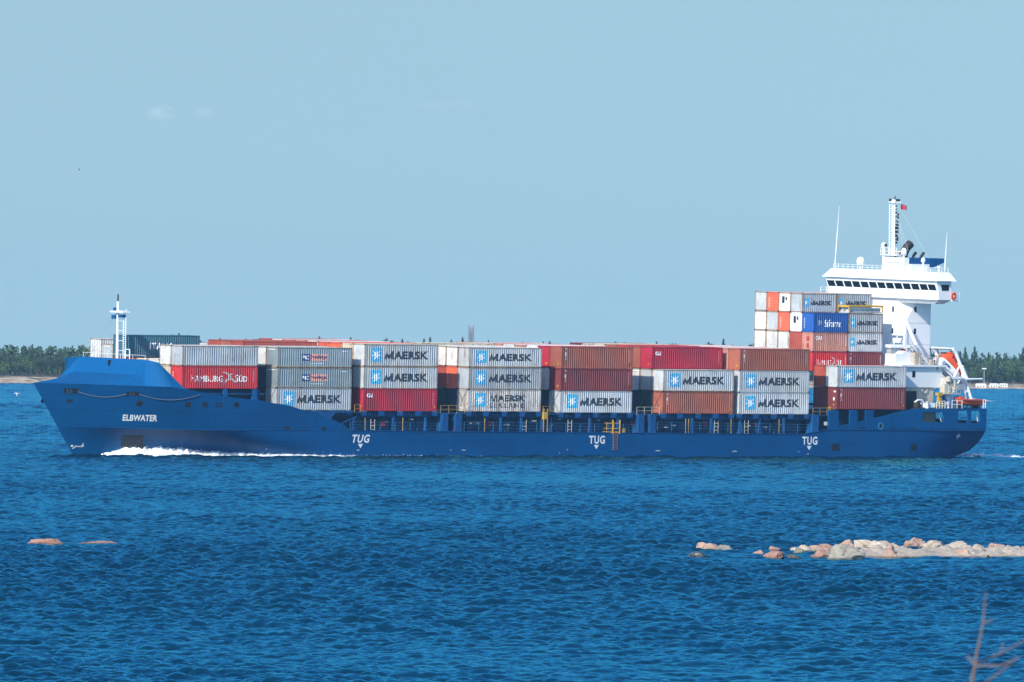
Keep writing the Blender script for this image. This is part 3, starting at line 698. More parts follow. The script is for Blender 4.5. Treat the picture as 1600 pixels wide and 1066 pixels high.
    # mooring rope draped along the bow
    mb = MB()
    def drape(a, b, sag, n=16):
        pts = []
        for i in range(n + 1):
            t = i / n; px = a[0] + (b[0] - a[0]) * t; py = a[1] + (b[1] - a[1]) * t + sag * 4 * t * (1 - t)
            p = hull_px(px, py); p.y -= .09; pts.append(p)
        mb.tube(pts, .045, 5)
    drape((121, 612), (197, 616), 6.5); drape((217, 616.5), (312, 617), 8.5)
    mb.build('mooring_rope', M['rope'], ship)

def whaleback():
    # K: knuckle outline of the bow, U: top edge of the breakwater
    side = []
    n = 22
    for i in range(n + 1):
        u = i / n; x = -69.9 + u * 13.9; side.append((x, hb(x, 9.05), 9.08 - .13 * u ** 2))
    port = [(x, YC - h, z) for x, h, z in side]; stb = [(x, YC + h, z) for x, h, z in side]
    Mp, Ms = (-58.1, 4.0, 10.35), (-58.1, 18.4, 10.35)
    Up, Us = (-57.35, 4.2, 12.3), (-57.35, 18.2, 12.3)
    mb = MB()
    def rs(a, b, n, bulge=0): return [tuple(a[k] + (b[k] - a[k]) * i / n for k in range(3)) for i in range(n + 1)]
    n1 = 14
    # sloping turtle deck from the outline up to the breakwater foot
    top = rs((-58.1, 11.2, 10.35), Mp, n1) ; low = port[:n1 + 1]
    mb.grid([low, [tuple(l[k] * .5 + t[k] * .5 + (.03 if k == 2 else 0) for k in range(3)) for l, t in zip(low, top)], top])
    top2 = rs((-58.1, 11.2, 10.35), Ms, n1); low2 = stb[:n1 + 1]
    mb.grid([low2, [tuple(l[k] * .5 + t[k] * .5 + (.03 if k == 2 else 0) for k in range(3)) for l, t in zip(low2, top2)], top2])
    # breakwater front
    mb.grid([[Mp, Ms], [Up, Us]])
    for sgn in (1, -1):
        f = lambda p: p if sgn == 1 else (p[0], 2 * YC - p[1], p[2])
        pt = port if sgn == 1 else stb; mp, upp = (Mp, Up) if sgn == 1 else (Ms, Us)
        A = f((-57.45, 1.05, 12.02)); Bq = f((-57.3, 1.0, 11.6)); E_ = f((-54.2, -.4, 8.68))
        k = pt[n1:]
        # flank: flat plates between the outline and the breakwater corner
        ring = list(k) + [E_]; q = 3
        mb.add([mp] + ring[:q + 1], [(0, i, i + 1) for i in range(1, q + 1)])
        mb.add([mp, upp, ring[q]], [(0, 1, 2)])
        m = len(ring) - q
        tops = [tuple(upp[c] + (A[c] - upp[c]) * min(1, i / (m - 2)) for c in range(3)) for i in range(m - 1)] + [Bq]
        mb.grid([ring[q:], tops])
        # thickness behind
        mb.add([Bq, E_, f((-54.2, .1, 8.68)), f((-57.0, 1.5, 11.6))], [(0, 1, 2, 3)])
        mb.add([upp, A, Bq, (A[0] + .5, A[1] + .4 * sgn, A[2] - .02), (upp[0] + .5, upp[1], upp[2] - .02)], [(0, 1, 3, 4)])
    mb.add([Up, Us, (Us[0] + .4, Us[1], Us[2]), (Up[0] + .4, Up[1], Up[2])], [(0, 1, 2, 3)])
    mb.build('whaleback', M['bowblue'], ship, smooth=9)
    for a in ((169, 562.8, 173.5, 571.5), (234, 566.5, 247.5, 573.5)):
        p, q = un(a[0], a[3], X=-57.9), un(a[2], a[1], X=-57.5)
        if a[0] < 200: MB().box(-57.95, -57.2, q.y, p.y, p.z, q.z).build('breakwater_slot', M['dark'], ship)
    # deck behind the breakwater
    MB().prism([(-57.3, 1.5), (-54.6, .1), (-41, .1), (-41, 22.3), (-54.6, 22.3), (-57.3, 20.9)], 8.0, 8.25, 'xy').build('forecastle_deck', M['deckblue'], ship)
    MB().box(-54.15, -41.0, 1.0, 21.2, 6.3, 8.74).build('forward_coaming', M['deckblue'], ship)
    mb = MB()
    for x in (-53.6, -47.4, -42.6): mb.prism([(x - .35, 7.3), (x + .35, 7.3), (x + .25, 8.78), (x - .25, 8.78)], -.05, .6)
    mb.build_each('container_pedestal', M['bluelight'], ship)
    mb = MB(); mb.box(-54.5, -54.2, .1, 22, 8.252, 8.79)
    mb.build('forward_sill', M['deckblue'], ship)

def foremast():
    m = MB(); x, y = -56.6, 11.2
    b, t = un(183.5, 561, X=x), un(184.3, 471, X=x)
    b = Vector((x, b.y, 8.25))
    mast = MB().tube([b, t], .23, 8, .15).build('foremast', M['white'], ship)
    MB().tube([t, t + Vector((0, 0, .9))], .1, 6).build_each('mast_light', M['black'], mast)
    mb = MB()
    for dx in (.9, 1.45):
        p0, p1 = b + Vector((.25, -dx, 1.2)), t + Vector((.25, -dx, -1.4 if dx < 1 else -1.0)); mb.tube([p0, p1], .04, 4)
    for i in range(34):
        f = i / 34; p = b.lerp(t, f) + Vector((.25, 0, 1.2 - f * 2.4)); mb.tube([p + Vector((0, -.9, 0)), p + Vector((0, -1.45, 0))], .03, 4)
    for i in range(8):
        f = (i + .5) / 8; p = b.lerp(t, f) + Vector((.1, 0, .6 - f * 1.2)); mb.tube([p, p + Vector((.15, -.9, 0))], .03, 4)
    mb.build('ladder', M['white'], mast)
    p = un(184, 487, X=x)
    MB().box(x - .6, x + .6, p.y - 1.9, p.y + .9, p.z - .1, p.z + .08).build('crosstree', M['white'], mast)
    mb = MB(); mb.box(x - .3, x + .3, p.y + .25, p.y + .95, p.z - .95, p.z - .45); mb.box(x - .2, x + .2, p.y + .5, p.y + .75, p.z + .15, p.z + .5); mb.box(x - .3, x + .3, p.y - 1.4, p.y - .5, p.z - .75, p.z - .35); mb.build('signal_light', M['funnelblue'], mast)
    mb = MB()
    mb.tube([t + Vector((0, 0, -1.3)), (x - 1, 17.0, 12.3)], .025, 4); mb.tube([t + Vector((0, 0, -1.3)), (x - 1, 16, 12.3)], .02, 4)
    mb.build('stay', M['greymetal'], mast)
    mb = MB(); mb.rail([(-57.1, 4.5, 12.3), (-57.1, 17.8, 12.3)], .55, 2.6, .02, 1); mb.rail([(-56.3, 8.9, 11.8), (-56.3, 9.9, 11.8)], 1.7, .9, .05, 2); mb.build('forecastle_rail', M['white'], ship)

def cargo_deck():
    MB().prism([(-41, .0), (51, .0), (55, .0), (55, 22.4), (-41, 22.4)], 2.7, 2.95, 'xy').build('main_deck', M['deckblue'], ship)
    # one coaming wall with hatch covers above
    co = MB().box(-40.6, 51.0, 1.5, 20.9, 2.95, 5.2).build('hatch_coaming', M['deckblue'], ship)
    rb = MB()
    for x in np.arange(-38, 50, 2.1): rb.prism([(1.02, 2.95), (1.5, 2.95), (1.5, 5.1), (1.3, 5.1)], x - .06, x + .06, 'yz')
    rb.build_each('coaming_bracket', M['deckblue'], co)
    for b in 'BCDEFG':
        x0 = BX[b]; mb = MB()
        z = {'B': 6.05, 'C': 5.99, 'D': 5.97, 'E': 5.86, 'F': 5.80, 'G': 5.78}[b]
        mb.box(x0 - .7, x0 + 12.9, .5, 21.9, z - .82, z - .12)
        hc = mb.build('hatch_cover', M['deckblue'], ship)
        m2 = MB()
        for x in (.1, 3.0, 6.1, 9.1, 11.9):
            m2.prism([(x0 + x - .45, z - .02), (x0 + x + .55, z - .02), (x0 + x + .35, z - .62), (x0 + x - .2, z - .62)], -.06, .5)
        m2.build_each('container_foot', M['bluelight'], hc)
        m3 = MB()
        for x in (.15, 6.1, 11.85): m3.box(x0 + x - .22, x0 + x + .22, -.1, .25, z - .019, z - .001)
        m3.build_each('twistlock', M['cream'], hc)
        m4 = MB(); m4.tube([(x0 + 8.2, .42, z - .45), (x0 + 10.8, .42, z - .45), (x0 + 11.0, .42, z - .62)], .035, 4); m4.tube([(x0 + 4, .42, z - .4), (x0 + 5.1, .42, z - .4)], .03, 4)
        m4.build('cover_pipe', M['railblue'], hc)
        m5 = MB(); k = 'BCDEFG'.index(b)
        for j, x in enumerate((1.2, 5.0, 9.3)): put_text(m5, str(9 + 3 * k + j), x0 + x, x0 + x + .5, z - .55, z - .25, bold=.02)
        m5.v = [(a, .47, c) for a, _, c in m5.v]; m5.build('cover_number', M['railblue'], hc)
    # pillars between the bays
    for px in (695.5, 717, 1002, 1020, 1274.5):
        a, w = un(px, 648, Y=-.3), 4.4 if px < 1250 else 4.8
        x0, x1 = un(px - w, 660, Y=-.3).x, un(px + w, 660, Y=-.3).x
        MB().prism([(x0 - .18, 2.95), (x1 + .18, 2.95), (x1, 3.9), (x1, 5.72), (x0, 5.72), (x0, 3.9)], -.34, .9).build('side_pillar', M['bluelight'], ship)
    for px in (556, 864, 1160, 618, 668, 786, 818, 850, 925, 968, 1085, 1115, 1190, 1228):
        x = un(px, 670, Y=-.3).x
        MB().prism([(x - .3, 2.95), (x + .3, 2.95), (x + .14, 4.1), (x + .14, 5.2), (x - .14, 5.2), (x - .14, 4.1)], .1, .35).build('deck_stanchion', M['bluelight'], ship)
    # arch and brace where the forecastle side steps down
    MB().prism([(-33.2, 4.9), (-31.0, 4.7), (-31.0, 5.95), (-33.2, 5.95)], -.3, .1).build('side_pillar', M['bluelight'], ship)
    mb = MB(); mb.prism([(-31.4, 4.7), (-30.2, 4.4), (-30.2, 5.2), (-29.6, 5.75), (-27.3, 5.75), (-27.3, 5.95), (-31.4, 5.95)], -.33, -.05)
    mb.tube([(-28.7, -.2, 4.25), (-26.0, -.2, 5.3)], .07, 5); mb.build('arch_brace', M['bluelight'], ship)
    # railing and small things along the side deck
    mb = MB()
    for a, b in ((547, 687), (725, 996), (1027, 1268)): mb.rail([un(a, 673, Y=-.3) * 1, un(b, 677 if b > 900 else 675, Y=-.3)], 1.15, 2.4, .022, 3)
    mb.build('deck_railing', M['railblue'], ship)
    mb = MB()
    for px in (570, 629, 757, 1071, 1075.5, 1142, 1217): 
        p = un(px, 674, Y=-.1); mb.tube([(p.x, p.y, 3.0), (p.x, p.y, 5.1)], .045, 5)
    for px in (849, 855): p = un(px, 675, Y=-.3); mb.tube([(p.x, p.y, 3.0), (p.x, p.y, 6.4)], .06, 5)
    mb.box(un(852, 660, Y=-.3).x - .3, un(852, 660, Y=-.3).x + .3, -.35, .1, 5.0, 5.95)
    mb.build_each('yellow_post', M['yellow'], ship)
    mb = MB()
    for px in (582, 819, 890, 1119, 1166):
        p = un(px, 674, Y=.2)
        for s in (-.32, .32): mb.tube([(p.x + s, .2, 2.95), (p.x + s, .2, 4.9)], .035, 4)
        for k in range(4): mb.tube([(p.x - .32, .2, 3.15 + .45 * k), (p.x + .32, .2, 3.15 + .45 * k)], .045, 4)
        mb.build('coaming_ladder', M['cream'], ship); mb = MB()
    for px in (599, 767.5, 990, 1102, 1181): 
        p = un(px, 662, Y=.9); MB().box(p.x - .28, p.x + .28, .85, 1.2, p.z - .32, p.z + .32).build('fire_box', plain('fire_box_red', (.28, .015, .03), .6), ship)
    mb = MB()
    for px in (604, 643, 709, 735, 745, 835, 861, 873, 935, 1041, 1053, 1056, 1170, 1222, 1195, 793):
        p = un(px, 660 + random.uniform(-6, 11), Y=.8); s = random.uniform(.12, .25); mb.box(p.x - s * random.uniform(.6, 2.4), p.x + s, .6, 1.2, p.z - s * .5, p.z + s * .5)
    mb.build_each('deck_fitting', M['greymetal'], ship)
    # pilot gate and rope ladder
    g = MB(); 
    for px in (957, 968): 
        p = un(px, 676, Y=-.42); g.tube([(p.x, -.45, 3.1), (p.x, -.45, 4.95)], .09, 6); g.tube([(p.x - .5, .2, 3.0), (p.x - .5, .2, 4.6)], .05, 5)
    x0, x1 = un(954, 676, Y=-.4).x, un(968, 676, Y=-.4).x
    for z in (3.35, 3.8, 4.5): g.tube([(x0, -.45, z), (x1, -.45, z)], .055, 5); g.tube([(x0, -.45, z), (x0 - .3, .9, z)], .04, 5); g.tube([(x1, -.45, z), (x1 + .3, .9, z)], .04, 5)
    g.box(x0, x1, -.5, -.42, 3.2, 3.42); g.box(x1 + 1.2, x1 + 1.6, .3, .6, 3.1, 3.8)
    gate = g.build('pilot_gate', M['yellow'], ship)
    lad = MB(); a, b = un(958.5, 677, Y=-.46).x, un(965, 677, Y=-.46).x
    for x in (a, b): lad.tube([(x, -.46, 3.3), (x, -.46, .95)], .022, 4)
    for k in range(11): lad.box(a - .05, b + .05, -.52, -.42, 1.0 + .22 * k, 1.05 + .22 * k)
    lad.build('rope_ladder', plain('ladder_wood', (.35, .20, .16), .7), ship)
    # walkways and lashing bridges between bays
    for a, b, z in ((un(552, 640, Y=0).x, -25.2, 5.9), (5.0, 7.8, 5.8), (21.0, 25.2, 5.75), (-12.2, -7.8, 5.85), (51.6, 55.6, 5.75)):
        mb = MB(); mb.box(a, b, .1, 21, z - .22, z - .1); w = mb.build('cross_walkway', M['deckblue'], ship)
        r = MB(); r.rail([(a + .15, -.05, z - .1), (b - .15, -.05, z - .1)], 1.0, 1.2, .020, 2); r.build('walkway_rail', M['yellow'] if a not in (21.0,) else M['cream'], w)
    # lashing rods on the end faces of the outer stacks
    mb = MB()
    for b in 'BCDEFG':
        x = BX[b] - .06; z = {'B': 6.05, 'C': 5.99, 'D': 5.97, 'E': 5.86, 'F': 5.80, 'G': 5.78}[b]
        for r in (0, 1): mb.tube([(x - .1, 2.5 * r + .15, z), (x, 2.5 * r + 2.3, z + 3.0)], .028, 4); mb.tube([(x - .1, 2.5 * r + 2.3, z), (x, 2.5 * r + .15, z + 3.0)], .028, 4)
    mb.build_each('lashing_rod', M['black'], ship)

def aft_side():
    Z0 = 3.76
    for y0, y1 in ((-.4, -.12), (22.52, 22.8)):
        mb = MB()
        outline = [(54.35, 3.74), (82.4, Z0), (82.4, 6.68), (70.6, 6.62), (66.95, 6.2), (64.2, 5.61), (62.2, 5.3), (62.17, 6.38), (60.85, 6.38), (60.85, 5.02), (59.4, 4.74), (59.35, 6.38), (58.05, 6.38), (58.05, 4.5), (56.1, 4.2), (55.95, 6.37), (54.25, 6.36)]
        holes = [[(70.95, 4.8), (74.75, 4.8), (74.75, 6.12), (70.95, 6.12)], [(77.3, 4.7), (79.1, 4.7), (79.1, 6.33), (77.3, 6.33)], [(79.65, 4.7), (81.3, 4.7), (81.3, 6.33), (79.65, 6.33)]]
        mb.prism([outline] + holes, y0, y1)
        mb.build('aft_bulwark', M['hull'], ship)
    MB().box(82.12, 82.4, -.118, 22.518, 3.77, 4.9).build('stern_bulwark', M['hull'], ship)
    mb = MB()
    for a in ((1286, 669), (1348, 669.5), (1395, 669.5), (1418, 670), (1428, 670.3), (1456, 671), (1490, 671.5), (1527, 671.5)):
        p = un(a[0], a[1], Y=-.4); mb.box(p.x - .45, p.x + .45, -.43, -.4, p.z - .06, p.z + .06)
    mb.build_each('scupper_slot', M['dark'], ship)
    p = un(1376, 666, Y=-.4); mb = MB(); mb.v = []; mb.prism([[(p.x + .5 * math.cos(k * .4488), p.z + .5 * math.sin(k * .4488)) for k in range(14)], [(p.x + .3 * math.cos(k * .4488), p.z + .3 * math.sin(k * .4488)) for k in range(14)]], -.46, -.4)
    mb.build('fairlead_ring', M['railblue'], ship)
    mb = MB(); mb.prism([(p.x + .3 * math.cos(k * .4488), p.z + .3 * math.sin(k * .4488)) for k in range(14)], -.42, -.39); mb.build('fairlead_hole', M['dark'], ship)
    MB().prism([(54, .0), (82.3, .0), (82.3, 22.4), (54, 22.4)], 3.5, 3.70, 'xy').build('aft_deck', M['deckblue'], ship)
    MB().prism([(69.5, -.1), (82.35, -.1), (82.35, 22.5), (69.5, 22.5)], 6.42, 6.6, 'xy').build('poop_deck', M['deckblue'], ship)
    MB().box(54.6, 69.2, 2.0, 20.4, 3.7, 6.35).build('aft_coaming', M['deckblue'], ship)
    MB().box(69.3, 75.5, 2.2, 20.2, 3.72, 6.40).build('lower_deckhouse', M['cream'], ship)
    mb = MB()
    for a, b in ((74.0, 74.75), (80.9, 81.3)): mb.prism([(a, 6.1), (a + .12, 6.1), (b, 4.85), (b - .12, 4.85)], .02, .1)
    mb.build_each('bulwark_stay', M['white'], ship)
    MB().box(72.6, 73.2, 2.12, 2.22, 4.6, 5.9).build('doorway', M['dark'], ship); MB().box(70.9, 71.4, 2.12, 2.22, 4.9, 5.6).build('doorway', M['dark'], ship)
    mb = MB(); mb.box(77.5, 78.9, .6, 1.5, 3.72, 4.95); mb.box(80.1, 80.5, .6, 1.2, 3.72, 5.0); mb.build_each('mooring_winch', M['dark'], ship)
    mb = MB()
    mb.rail([(54.6, -.0, 5.75), (54.9, 0, 5.75)], 1.0, 1, .05, 2); mb.build('walkway_rail', M['yellow'], ship)
    MB().lathe((54.3, .2, 4.2), [(.05, 0), (.35, .1), (.35, .5), (.05, .6)]).build('bollard', M['greymetal'], ship)

def superstructure():
    # deckhouse under the tower
    dh = MB().box(69.0, 76.3, 2.0, 20.4, 9.42, 12.2).build('deckhouse', M['white'], ship)
    d2 = MB().box(68.9, 75.0, 2.25, 20.2, 6.6, 9.42).build('deckhouse_base', M['cream'], ship)
    MB().box(69.6, 72.0, 2.19, 2.26, 6.6, 8.9).build('doorway', M['dark'], d2)
    ring = MB(); c = un(1444.5, 610, Y=2.2)
    ring.prism([[(c.x + .55 * math.cos(k * .4488), c.z + .5 * math.sin(k * .4488)) for k in range(14)], [(c.x + .36 * math.cos(k * .4488), c.z + .33 * math.sin(k * .4488)) for k in range(14)]], 2.1, 2.26)
    ring.box(c.x - .06, c.x + .06, 2.12, 2.25, c.z - 2.6, c.z - .55); ring.build('fan_ring', M['greymetal'], d2)
    pl = MB().box(68.7, 76.9, 1.6, 20.8, 12.2, 12.46).build('platform', M['white'], ship)
    r = MB(); r.rail([(70.6, 1.65, 12.46), (75.6, 1.65, 12.46)], 1.05, 1.3, .03, 3); r.build('platform_rail', M['offwhite'], pl)
    for px, py in ((1427.5, 584.7),):
        p = un(px, py, Y=2.0); MB().box(p.x - .25, p.x + .25, 1.96, 2.02, p.z - .42, p.z + .42).build('window', M['glass'], dh)
    # tower with its cut-off upper corner
    xf, xb, yp, ys, z0, zc, zt = 73.7, 78.3, 7.0, 15.4, 12.46, 18.1, 21.3
    t = MB()
    vs = [(xf, yp, z0), (xb, yp, z0), (xb, ys, z0), (xf, ys, z0), (xf, yp, zc), (xf, ys, zc),
          (75.35, yp, 20.4), (75.35, yp, zt), (xf, 8.6, 20.4), (xf, 8.6, zt), (75.35, ys, 20.4), (75.35, ys, zt), (xf, 13.8, 20.4), (xf, 13.8, zt), (xb, yp, zt), (xb, ys, zt)]
    t.add(vs, [(0, 3, 5, 12, 8, 4), (12, 13, 9, 8), (4, 8, 6), (8, 9, 7, 6), (0, 4, 6, 7, 14, 1), (1, 14, 15, 2), (2, 15, 11, 10, 5, 3), (5, 10, 12), (12, 10, 11, 13), (7, 9, 13, 11, 15, 14), (0, 1, 2, 3)])
    tw = t.build('tower', M['white'], ship)
    for px, py in ((1430.2, 483.8), (1429.3, 517.6), (1428.2, 551)):
        p = un(px, py, Y=7.0); MB().box(p.x - .17, p.x + .17, 6.96, 7.03, p.z - .36, p.z + .36).build('window', M['glass'], tw)
    for px, py in ((1395.5, 483), (1394.6, 517)):
        p = un(px, py, X=73.7); MB().box(73.66, 73.73, p.y - .17, p.y + .17, p.z - .36, p.z + .36).build('window', M['glass'], tw)
    MB().box(73.65, 78.35, 6.97, 6.999, 18.0, 18.06).build('seam', M['offwhite'], tw); MB().box(73.65, 78.35, 6.97, 6.999, 15.1, 15.14).build('seam', M['offwhite'], tw)
    # gangway platform with braces, vents and stairs on the deckhouse roof
    g = MB(); g.box(68.9, 73.9, 4.2, 5.6, 14.72, 15.1); g.tube([(71.4, 4.4, 15.1), (73.2, 6.3, 18.2)], .14, 5); g.tube([(73.6, 4.4, 15.1), (73.3, 6.3, 18.2)], .20, 5); g.tube([(70.4, 5.4, 15.1), (73.2, 6.6, 18.2)], .06, 5)
    gp = g.build('boom_platform', M['white'], ship)
    MB().box(69.2, 71.2, 4.6, 5.4, 14.0, 14.6).build('hoist_motor', M['greymetal'], gp); MB().lathe((71.5, 4.6, 14.0), [(.0, 0), (.24, .02), (.28, .5), (.0, .62)], 10).build('hoist_drum', M['redflag'], gp)
    MB().prism([(68.9, 12.46), (72.6, 12.46), (72.6, 13.9), (70.5, 14.3), (70.0, 13.9), (68.9, 13.9)], 3.2, 6.0).build('vent_housing', M['white'], ship)
    MB().box(71.6, 72.8, 2.3, 3.1, 12.46, 14.1).build('canvas_cover', M['tan'], ship)
    s = MB()
    for y in (4.0, 4.9): s.tube([(72.2, y, 15.0), (74.7, y - .7, 12.5)], .07, 4)
    for y in (4.0,): s.tube([(73.3, y, 15.9), (75.7, y - .7, 13.0)], .04, 4); s.tube([(72.4, y, 15.6), (75.0, y - .7, 12.9)], .04, 4)
    for k in range(9): s.box(72.3 + .27 * k, 72.55 + .27 * k, 3.4, 4.7, 14.85 - .27 * k, 14.90 - .27 * k)
    s.build('stair', M['greymetal'], ship)
    v = MB(); p = un(1467, 570, Y=2.0)
    v.tube([(p.x - .35, 2.0, 11.7), (p.x - .3, 2.0, 13.3), (p.x - .15, 2.0, 13.75), (p.x + .1, 2.0, 13.85), (p.x + .28, 2.0, 13.55)], .2, 8); v.box(p.x - 1.5, p.x - .8, 1.8, 2.4, 12.46, 13.2)
    v.build('gooseneck_vent', M['tan'], ship)
    # bridge
    br = MB(); XF = 73.2
    br.box(XF, 75.45, -.4, 22.8, 21.35, 22.55); br.box(75.45, 79.0, 5.0, 17.4, 21.35, 23.9)
    br.frustum((73.9, 75.5, 1.2, 21.2), 20.75, (XF + .15, 75.6, -.4, 22.8), 21.348)
    br.add([(XF, -.4, 22.55), (XF - .32, -.4, 23.45), (XF - .32, 22.8, 23.45), (XF, 22.8, 22.55), (75.45, -.4, 22.55), (75.45, -.4, 23.45), (75.45, 22.8, 23.45), (75.45, 22.8, 22.55)],
           [(0, 1, 2, 3), (0, 4, 5, 1), (3, 2, 6, 7), (4, 7, 6, 5), (1, 5, 6, 2)])
    br.box(XF - .32, 75.45, -.4, 22.8, 23.452, 23.9)
    bridge = br.build('bridge', M['white'], ship)
    n = 13; step = 22.9 / n
    for i in range(n):
        y0 = -.2 + i * step
        if i == 0: y0 += .05
        mb = MB(); a, b = y0 + .12, y0 + step - .16
        sk = .0
        mb.add([(XF - .03, a, 22.62), (XF - .03, b, 22.62), (XF - .325, b + .12, 23.42), (XF - .325, a + .12, 23.42), (XF + .02, a, 22.62), (XF + .02, b, 22.62), (XF - .28, b + .12, 23.42), (XF - .28, a + .12, 23.42)],
               [(0, 1, 2, 3), (4, 7, 6, 5), (0, 4, 5, 1), (3, 2, 6, 7), (0, 3, 7, 4), (1, 5, 6, 2)])
        mb.build('window', M['glass'], bridge)
    MB().prism([(73.75, 22.62), (75.0, 22.62), (75.0, 23.42), (73.65, 23.42)], -.44, -.38).build('window', M['glass'], bridge)
    rf = MB(); rf.frustum((72.45, 76.0, -.85, 23.2), 23.902, (73.15, 75.7, .25, 22.1), 25.05); rf.frustum((75.7, 79.5, 4.0, 18.4), 23.902, (75.7, 79.0, 4.5, 17.9), 25.048)
    roof = rf.build('bridge_roof', M['white'], ship)
    r = MB(); r.rail([(73.3, .5, 25.05), (73.3, 21.8, 25.05)], .62, 1.0, .028, 2); r.rail([(73.3, .5, 25.05), (75.6, .5, 25.05)], .62, 1.0, .028, 2); r.build('roof_rail', M['white'], roof)
    b = MB(); b.box(75.5, 76.9, -.6, 2.2, 21.2, 21.33); b.rail([(75.5, -.55, 21.33), (76.85, -.55, 21.33), (76.85, 2.2, 21.33)], 1.1, 1.1, .03, 3); b.build('wing_platform', M['white'], bridge)
    b = MB(); b.box(73.4, 75.5, 22.8, 24.6, 21.2, 21.33); b.rail([(73.4, 24.55, 21.33), (75.5, 24.55, 21.33)], 1.1, 1.1, .03, 3); b.build('wing_platform', M['white'], bridge)
    p = un(1490, 463, Y=-.7); lb = MB(); lb.prism([[(p.x + .45 * math.cos(k * .4488), p.z + .55 * math.sin(k * .4488)) for k in range(14)], [(p.x + .2 * math.cos(k * .4488), p.z + .25 * math.sin(k * .4488)) for k in range(14)]], -.82, -.66)
    lb.build('lifebuoy', M['orange'], bridge)
    # things on the bridge roof
    def whip(a, b, x, r=.05): p, q = un(*a, X=x), un(*b, X=x); return MB().tube([p, p.lerp(q, .55)], r * 1.3, 6).tube([p.lerp(q, .55), q], r, 6, .02)
    whip((1476, 424), (1479.8, 363), 75.3).build('whip_antenna', M['white'], ship); whip((1304.5, 414), (1311.3, 322.5), 73.6).build('whip_antenna', M['white'], ship)
    def dome(px, pz_base, pz_top, w, x, foot):
        c, tpt = un(px, pz_base, X=x), un(px, pz_top, X=x); h = tpt.z - c.z; r = w / 2
        prof = [(r * .75, 0), (r, .12 * h), (r, .55 * h), (r * .86, .78 * h), (r * .55, .93 * h), (.02, h)]
        o = MB().lathe(c, prof, 14).build('radome', M['white'], ship, smooth=50)
        MB().tube([(c.x, c.y, foot), (c.x, c.y, c.z + .02)], .13, 6).build('radome_post', M['white'], o)
    dome(1344.6, 414, 401.3, 1.12, 74.2, 25.0); dome(1412.3, 398, 387.5, .78, 75, 25.0); dome(1442.5, 410.5, 402.5, .6, 74.2, 25.0); dome(1306, 414, 411, .5, 74, 25.0); dome(1467, 419, 416, .5, 74.4, 25)
    mast = MB(); b, tp = un(1397, 424, X=75.4), un(1398.3, 312, X=75.4)
    mast.tube([(b.x, b.y, 25.0), tp], .19, 8, .10)
    mo = mast.build('main_mast', M['white'], ship)
    la = MB(); l0, l1 = un(1389.3, 398, X=75.2), un(1389.8, 320, X=75.2); k0, k1 = un(1393.6, 424, X=75.2), un(1394, 320, X=75.2)
    for a_, b_ in ((l0, l1), (k0, k1)): la.tube([a_, b_], .055, 4); la.tube([a_ + Vector((.7, 0, 0)), b_ + Vector((.7, 0, 0))], .04, 4)
    for i in range(27):
        f = i / 26; p = l0.lerp(l1, f); q = k0.lerp(k1, .12 + .88 * f) if 0 else Vector((p.x, p.y - .62, p.z)); la.tube([p, q], .03, 4)
        if i % 3 == 0: la.tube([q, (75.4, b.y, q.z)], .04, 4); la.tube([p + Vector((.7, 0, 0)), p], .03, 4)
    la.build('mast_ladder', M['white'], mo)
    yd = MB(); y1 = un(1398, 316, X=75.4); yd.tube([y1 + Vector((0, 1.3, 0)), y1 + Vector((0, -1.3, 0))], .06, 5); yd.box(y1.x - .3, y1.x + .3, y1.y - .35, y1.y + .3, y1.z - .1, y1.z + .35); yd.build('yard', M['white'], mo)
    lt = MB(); rr = random.Random(4)
    lt.tube([tp, tp + Vector((0, 0, .45))], .09, 5)
    for s in (1.0, .55, -.4, -.9): lt.box(y1.x - .1, y1.x + .1, y1.y + s - .1, y1.y + s + .1, y1.z + .1, y1.z + .45)
    for py in (322, 327, 332, 338, 345, 351, 356, 362, 368, 374, 379):
        p = un(1400.2, py, X=75.4); s = rr.uniform(.08, .19); lt.box(p.x - s, p.x + s, p.y - s * .8, p.y + s * .4, p.z - s * 1.2, p.z + s * .8)
    for py in (335.5, 340, 347, 352, 357, 362.5, 372, 375):
        p = un(1403.4 - (py - 335) * .03, py, X=75.4); s = .09; lt.box(p.x - s, p.x + s, p.y - s, p.y + s, p.z - s * 1.7, p.z + s * 1.7)
    lt.build_each('mast_light', M['black'], mo)
    st = MB()
    for a_, b_ in (((1397, 350), (1362, 416)), ((1400, 316), (1451, 404)), ((1402, 340), (1419, 392)), ((1402, 335), (1411, 388))): st.tube([un(*a_, X=75.4), un(*b_, X=75.4)], .022, 4)
    st.build('stay', M['greymetal'], mo)
    po = MB(); p, q = un(1381, 424, X=75.0), un(1381, 384, X=75.0); po.tube([(p.x, p.y, 25), q], .2, 6); po.tube([(p.x + .6, p.y - .6, 25), (p.x + .6, p.y - .6, 28.0)], .1, 6)
    po.box(74.6, 76.4, 10.2, p.y + .3, 27.1, 27.22); po.rail([(74.6, 10.2, 27.22), (74.6, p.y + .3, 27.22)], .9, .9, .03, 2)
    pf = po.build('mast_platform', M['white'], mo)
    MB().lathe((q.x, q.y, q.z - .3), [(.05, 0), (.36, .12), (.40, .4), (.28, .66), (.02, .78)], 12).build('searchlight', M['white'], pf)
    MB().box(q.x - .2, q.x + .2, q.y - .42, q.y - .30, q.z - .1, q.z + .25).build('lens', M['glass'], pf)
    sb = MB(); sb.box(74.8, 75.2, 9.9, 12.6, 26.2, 26.42); sb.tube([(75, 11.2, 25), (75, 11.2, 26.2)], .12, 6); sb.box(74.9, 75.1, 9.4, 11.2, 27.6, 27.75); sb.tube([(75, 10.3, 27.2), (75, 10.3, 27.6)], .1, 6); sb.build('radar_scanner', M['offwhite'], mo)
    dk = MB()
